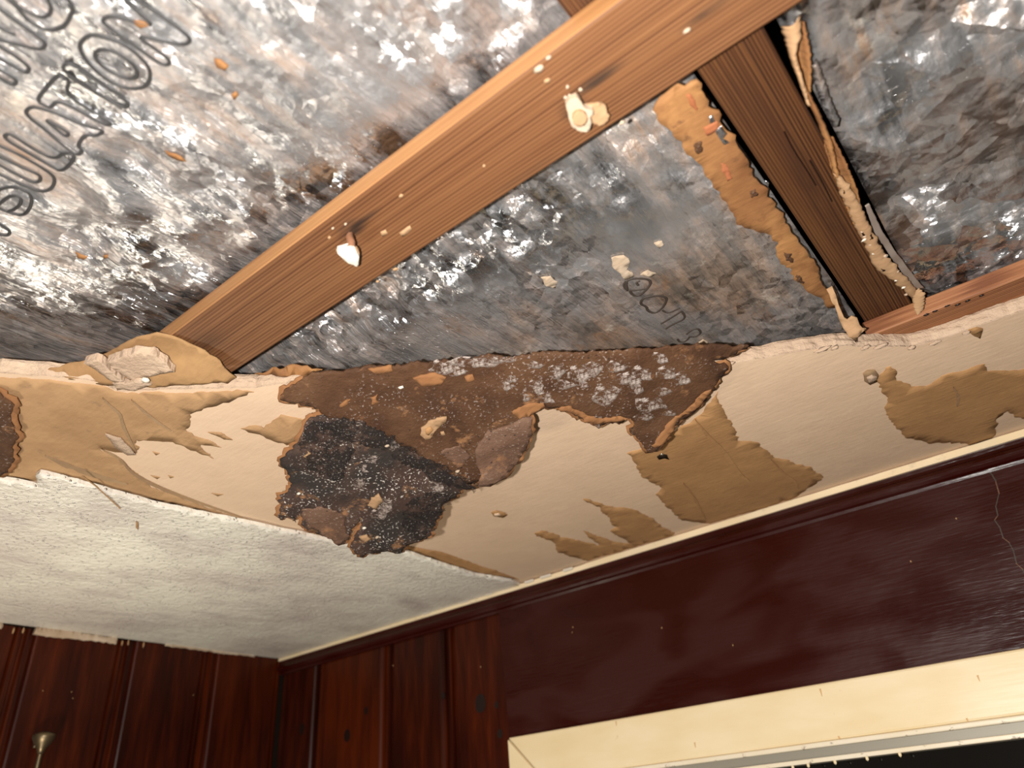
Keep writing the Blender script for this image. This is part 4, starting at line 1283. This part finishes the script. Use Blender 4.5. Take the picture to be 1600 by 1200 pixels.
def fringe(outl, off, zf, seed, skip=None, avoid=None):
    """orange torn fibre showing round the edge, just behind the sheet"""
    g = grow(outl, 0.009)
    g = [p + Vector((noise.noise(Vector((p.x * 60, p.y * 60, seed))), noise.noise(Vector((p.x * 60, p.y * 60, seed + 5))))) * 0.009 for p in g]
    if avoid:
        base = grow(outl, -0.006)
        g = [q if inside(p, avoid) else p for p, q in zip(g, base)] if len(base) == len(g) else g
    if skip: g = [Vector((p.x, max(p.y, skip))) for p in g]
    o = sheet('torn_fibre_edge', g, lambda s, t: zf(s, t) + off, 0.003, M['fibre'], flap, 0.03, mapf=fmap())
    o['label'] = 'orange torn fibre edge'
    return o


fringe(fo1, 0.0045, fz, 3.0, 0.012)
fringe(lo2, 0.0045, fz_low, 6.0, None, fo1)
fringe(rag([fl2(p) for p in CU], 0.006, 0.01, 155), 0.0045, lambda s, t: fz(s, t) - 0.009 - 0.006 * fbm(s, t, 8, 2), 9.0, None, fo1)


def fspot(name, pts, mat, seed, off=0.004, low=False, amp=0.005, th=0.003):
    zz = fz_low if low else fz
    return sheet(name, rag([fl2(p) for p in pts], amp, 0.007, seed), lambda s, t: zz(s, t) - off, th, mat, flap, 0.018, mapf=fmap())


fspot('scraped_patch', [(697, 647), (694, 660), (680, 674), (672, 686), (665, 687), (656, 677), (658, 667), (670, 657), (682, 649)], M['kraft_pale'], 161)
fspot('hole', [(664, 668), (672, 665), (677, 670), (670, 678), (665, 676)], M['paper_brown'], 162, 0.006, amp=0.002)
fspot('scraped_patch', [(688, 675), (694, 674), (696, 680), (690, 682)], M['kraft_pale'], 163, amp=0.002)
for i, pts in enumerate(([(530, 632), (540, 625), (548, 624), (540, 634), (532, 638)], [(575, 575), (612, 570), (614, 580), (590, 584)], [(645, 590), (680, 582), (695, 588), (690, 600), (660, 604)], [(578, 620), (590, 616), (592, 630), (580, 634)], [(726, 588), (738, 584), (742, 592), (732, 596)])):
    fspot('scraped_patch', pts, M['fibre'], 170 + i, 0.0035, amp=0.006)
for i, pts in enumerate(([(474, 704), (484, 696), (487, 700), (478, 710)], [(580, 772), (592, 764), (598, 775), (588, 790), (576, 786)], [(562, 832), (574, 828), (580, 836), (570, 842)])):
    fspot('paper_flake', pts, M['kraft_pale'], 180 + i, 0.004, True, 0.006)
# raw orange and reddish places where the sheet split
for i, pts in enumerate(([(872, 637), (888, 634), (910, 645), (935, 656), (955, 655), (972, 652), (984, 657), (973, 663), (955, 662), (940, 667), (920, 661), (900, 649)],
                         [(1110, 608), (1094, 636), (1062, 662), (1040, 688), (1026, 698), (1018, 694), (1040, 664), (1066, 646), (1090, 622)],
                         [(800, 640), (826, 628), (850, 632), (842, 636), (826, 645), (815, 652)])):
    fspot('raw_edge', pts, M['fibre'], 275 + i, 0.0022, False, 0.010, 0.0012)
for i, pts in enumerate(([(470, 792), (500, 786), (540, 802), (545, 834), (528, 845), (500, 829), (480, 822)], [(690, 705), (720, 690), (735, 712), (715, 730)])):
    fspot('reddish_patch', pts, M['flap_curl'], 285 + i, 0.0020, i != 1, 0.014, 0.001)
# white mould colonies
rm = random.Random(11)
MS = 1.25
MD = [(690, 574, 16, 9), (712, 580, 14, 8), (738, 567, 26, 7), (770, 562, 24, 6), (838, 601, 13, 11), (852, 622, 13, 9), (790, 600, 9, 6), (800, 590, 8, 5), (820, 618, 8, 5), (948, 617, 18, 12), (962, 572, 12, 7), (985, 592, 15, 9), (1005, 584, 13, 9), (995, 605, 10, 7), (1020, 631, 19, 15), (1036, 612, 10, 6),
      (1040, 583, 12, 8), (1066, 590, 12, 9), (1030, 560, 12, 7), (905, 584, 16, 12), (925, 575, 12, 9), (882, 600, 14, 6), (870, 580, 10, 10), (1005, 652, 10, 6), (1045, 650, 10, 5), (912, 600, 9, 5), (935, 660, 6, 8), (830, 570, 12, 5), (975, 590, 8, 8)]
for i, (x, y, a, b) in enumerate(MD):
    pts = [(x + MS * a * (1 + .45 * rm.uniform(-1, 1)) * math.cos(k * .7), y + MS * b * (1 + .45 * rm.uniform(-1, 1)) * math.sin(k * .7)) for k in range(9)]
    fspot('mould_patch', pts, M['mould'], 200 + i, 0.0012, False, 0.008, 0.0006)
for i, (x, y, a, b) in enumerate(((683, 752, 10, 9), (612, 690, 8, 8), (600, 782, 12, 10), (590, 800, 10, 8), (560, 750, 7, 7), (582, 715, 9, 7), (568, 728, 8, 6))):
    pts = [(x + MS * a * (1 + .45 * rm.uniform(-1, 1)) * math.cos(k * .7), y + MS * b * (1 + .45 * rm.uniform(-1, 1)) * math.sin(k * .7)) for k in range(9)]
    fspot('mould_patch', pts, M['mould'], 240 + i, 0.0012, True, 0.008, 0.0006)
for i, pts in enumerate(([(540, 648), (600, 672), (660, 704), (720, 738), (748, 750), (742, 762), (700, 752), (640, 724), (590, 698), (540, 680), (500, 660)],
                         [(640, 780), (680, 762), (716, 762), (700, 790), (684, 820), (650, 838), (632, 815)], [(470, 690), (490, 652), (540, 660), (560, 700), (530, 740), (480, 730)])):
    fspot('black_mould', pts, M['black_mould'], 260 + i, 0.0016, True, 0.02, 0.0006)
for i, (x, y) in enumerate(((468, 765), (590, 832), (570, 819), (605, 690), (626, 600), (715, 729))):
    q = fl2((x, y)); zz = fz_low(q.x, q.y) - 0.006
    c = fmap()(q.x, q.y, zz)
    lump('plaster_crumb', c, (0.008, 0.006, 0.004), M['pearl'] if i % 2 == 0 else M['plaster_chip'], flap, i * 2.3, 1, 0.5)

# ---- second dark flap at the left edge of the picture
LF = [((-160, 590), 0.0), ((-40, 596), 0.0), ((-5, 603), -.004), ((8, 618), -.01), ((24, 630), -.014), ((17, 645), -.014), ((22, 660), -.018), ((29, 680), -.02), ((20, 694), -.02), ((22, 715), -.024), ((14, 735), -.026), ((0, 741), -.028), ((-40, 738), -.03), ((-170, 722), -.03)]
lf3 = [at(p[0], p[1], z) for p, z in LF]
lz = idw(lf3)
lfl = empty('torn_paper_flap', lf3[3])
tag(lfl, 'narrow dark brown torn paper flap at the left edge of the ceiling', 'torn paper', 'hanging flaps of torn paper')
lo3 = rag([p.to_2d() for p in lf3], 0.008, 0.012, 191)
sheet('main_sheet', lo3, lambda x, y: lz(x, y) - 0.008, 0.004, M['flap'], lfl, 0.025)
g = grow(lo3, 0.012)
g = [p + Vector((noise.noise(Vector((p.x * 50, p.y * 50, 1))), noise.noise(Vector((p.x * 50, p.y * 50, 5))))) * 0.014 for p in g]
sheet('torn_fibre_edge', g, lambda x, y: lz(x, y) - 0.0045, 0.003, M['fibre'], lfl, 0.03)['label'] = 'orange torn fibre edge'

# ================================================================ SMALL BRONZE HANGER ON THE LEFT WALL
kn = on_x(65, 1156, 0.03)
hk = empty('wall_hanger', (0.0, kn.y, kn.z))
tag(hk, 'small dark bronze bell-shaped hanger with a thin rod on the left boards', 'hanger')
def lathe(name, prof, c, mat, parent, seg=20):
    V = []; F = []
    for r, z in prof:
        for k in range(seg):
            an = 2 * math.pi * k / seg
            V.append((c[0] + r * math.cos(an), c[1] + r * math.sin(an), c[2] + z))
    for i in range(len(prof) - 1):
        for k in range(seg):
            k2 = (k + 1) % seg
            F.append((i * seg + k, i * seg + k2, (i + 1) * seg + k2, (i + 1) * seg + k))
    F.append(tuple(range(seg))); F.append(tuple(range((len(prof) - 1) * seg, len(prof) * seg)))
    return mk(name, V, F, mat, parent, True)
lathe('bell', [(0.010, -0.060), (0.016, -0.045), (0.020, -0.035), (0.036, -0.015), (0.046, 0.006), (0.046, 0.016), (0.036, 0.024), (0.015, 0.03)], (0.048, kn.y, kn.z), M['bronze'], hk)
tubes('rod', [[(0.048, kn.y, kn.z - 0.05), (0.048, kn.y, kn.z - 0.4), (0.048, kn.y + .004, kn.z - 0.9)]], 0.010, M['bronze'], hk, False, 8)
box('wall_plate', (-0.001, kn.y - 0.018, kn.z - 0.03), (0.012, kn.y + 0.018, kn.z + 0.03), M['bronze'], hk, 0.003)
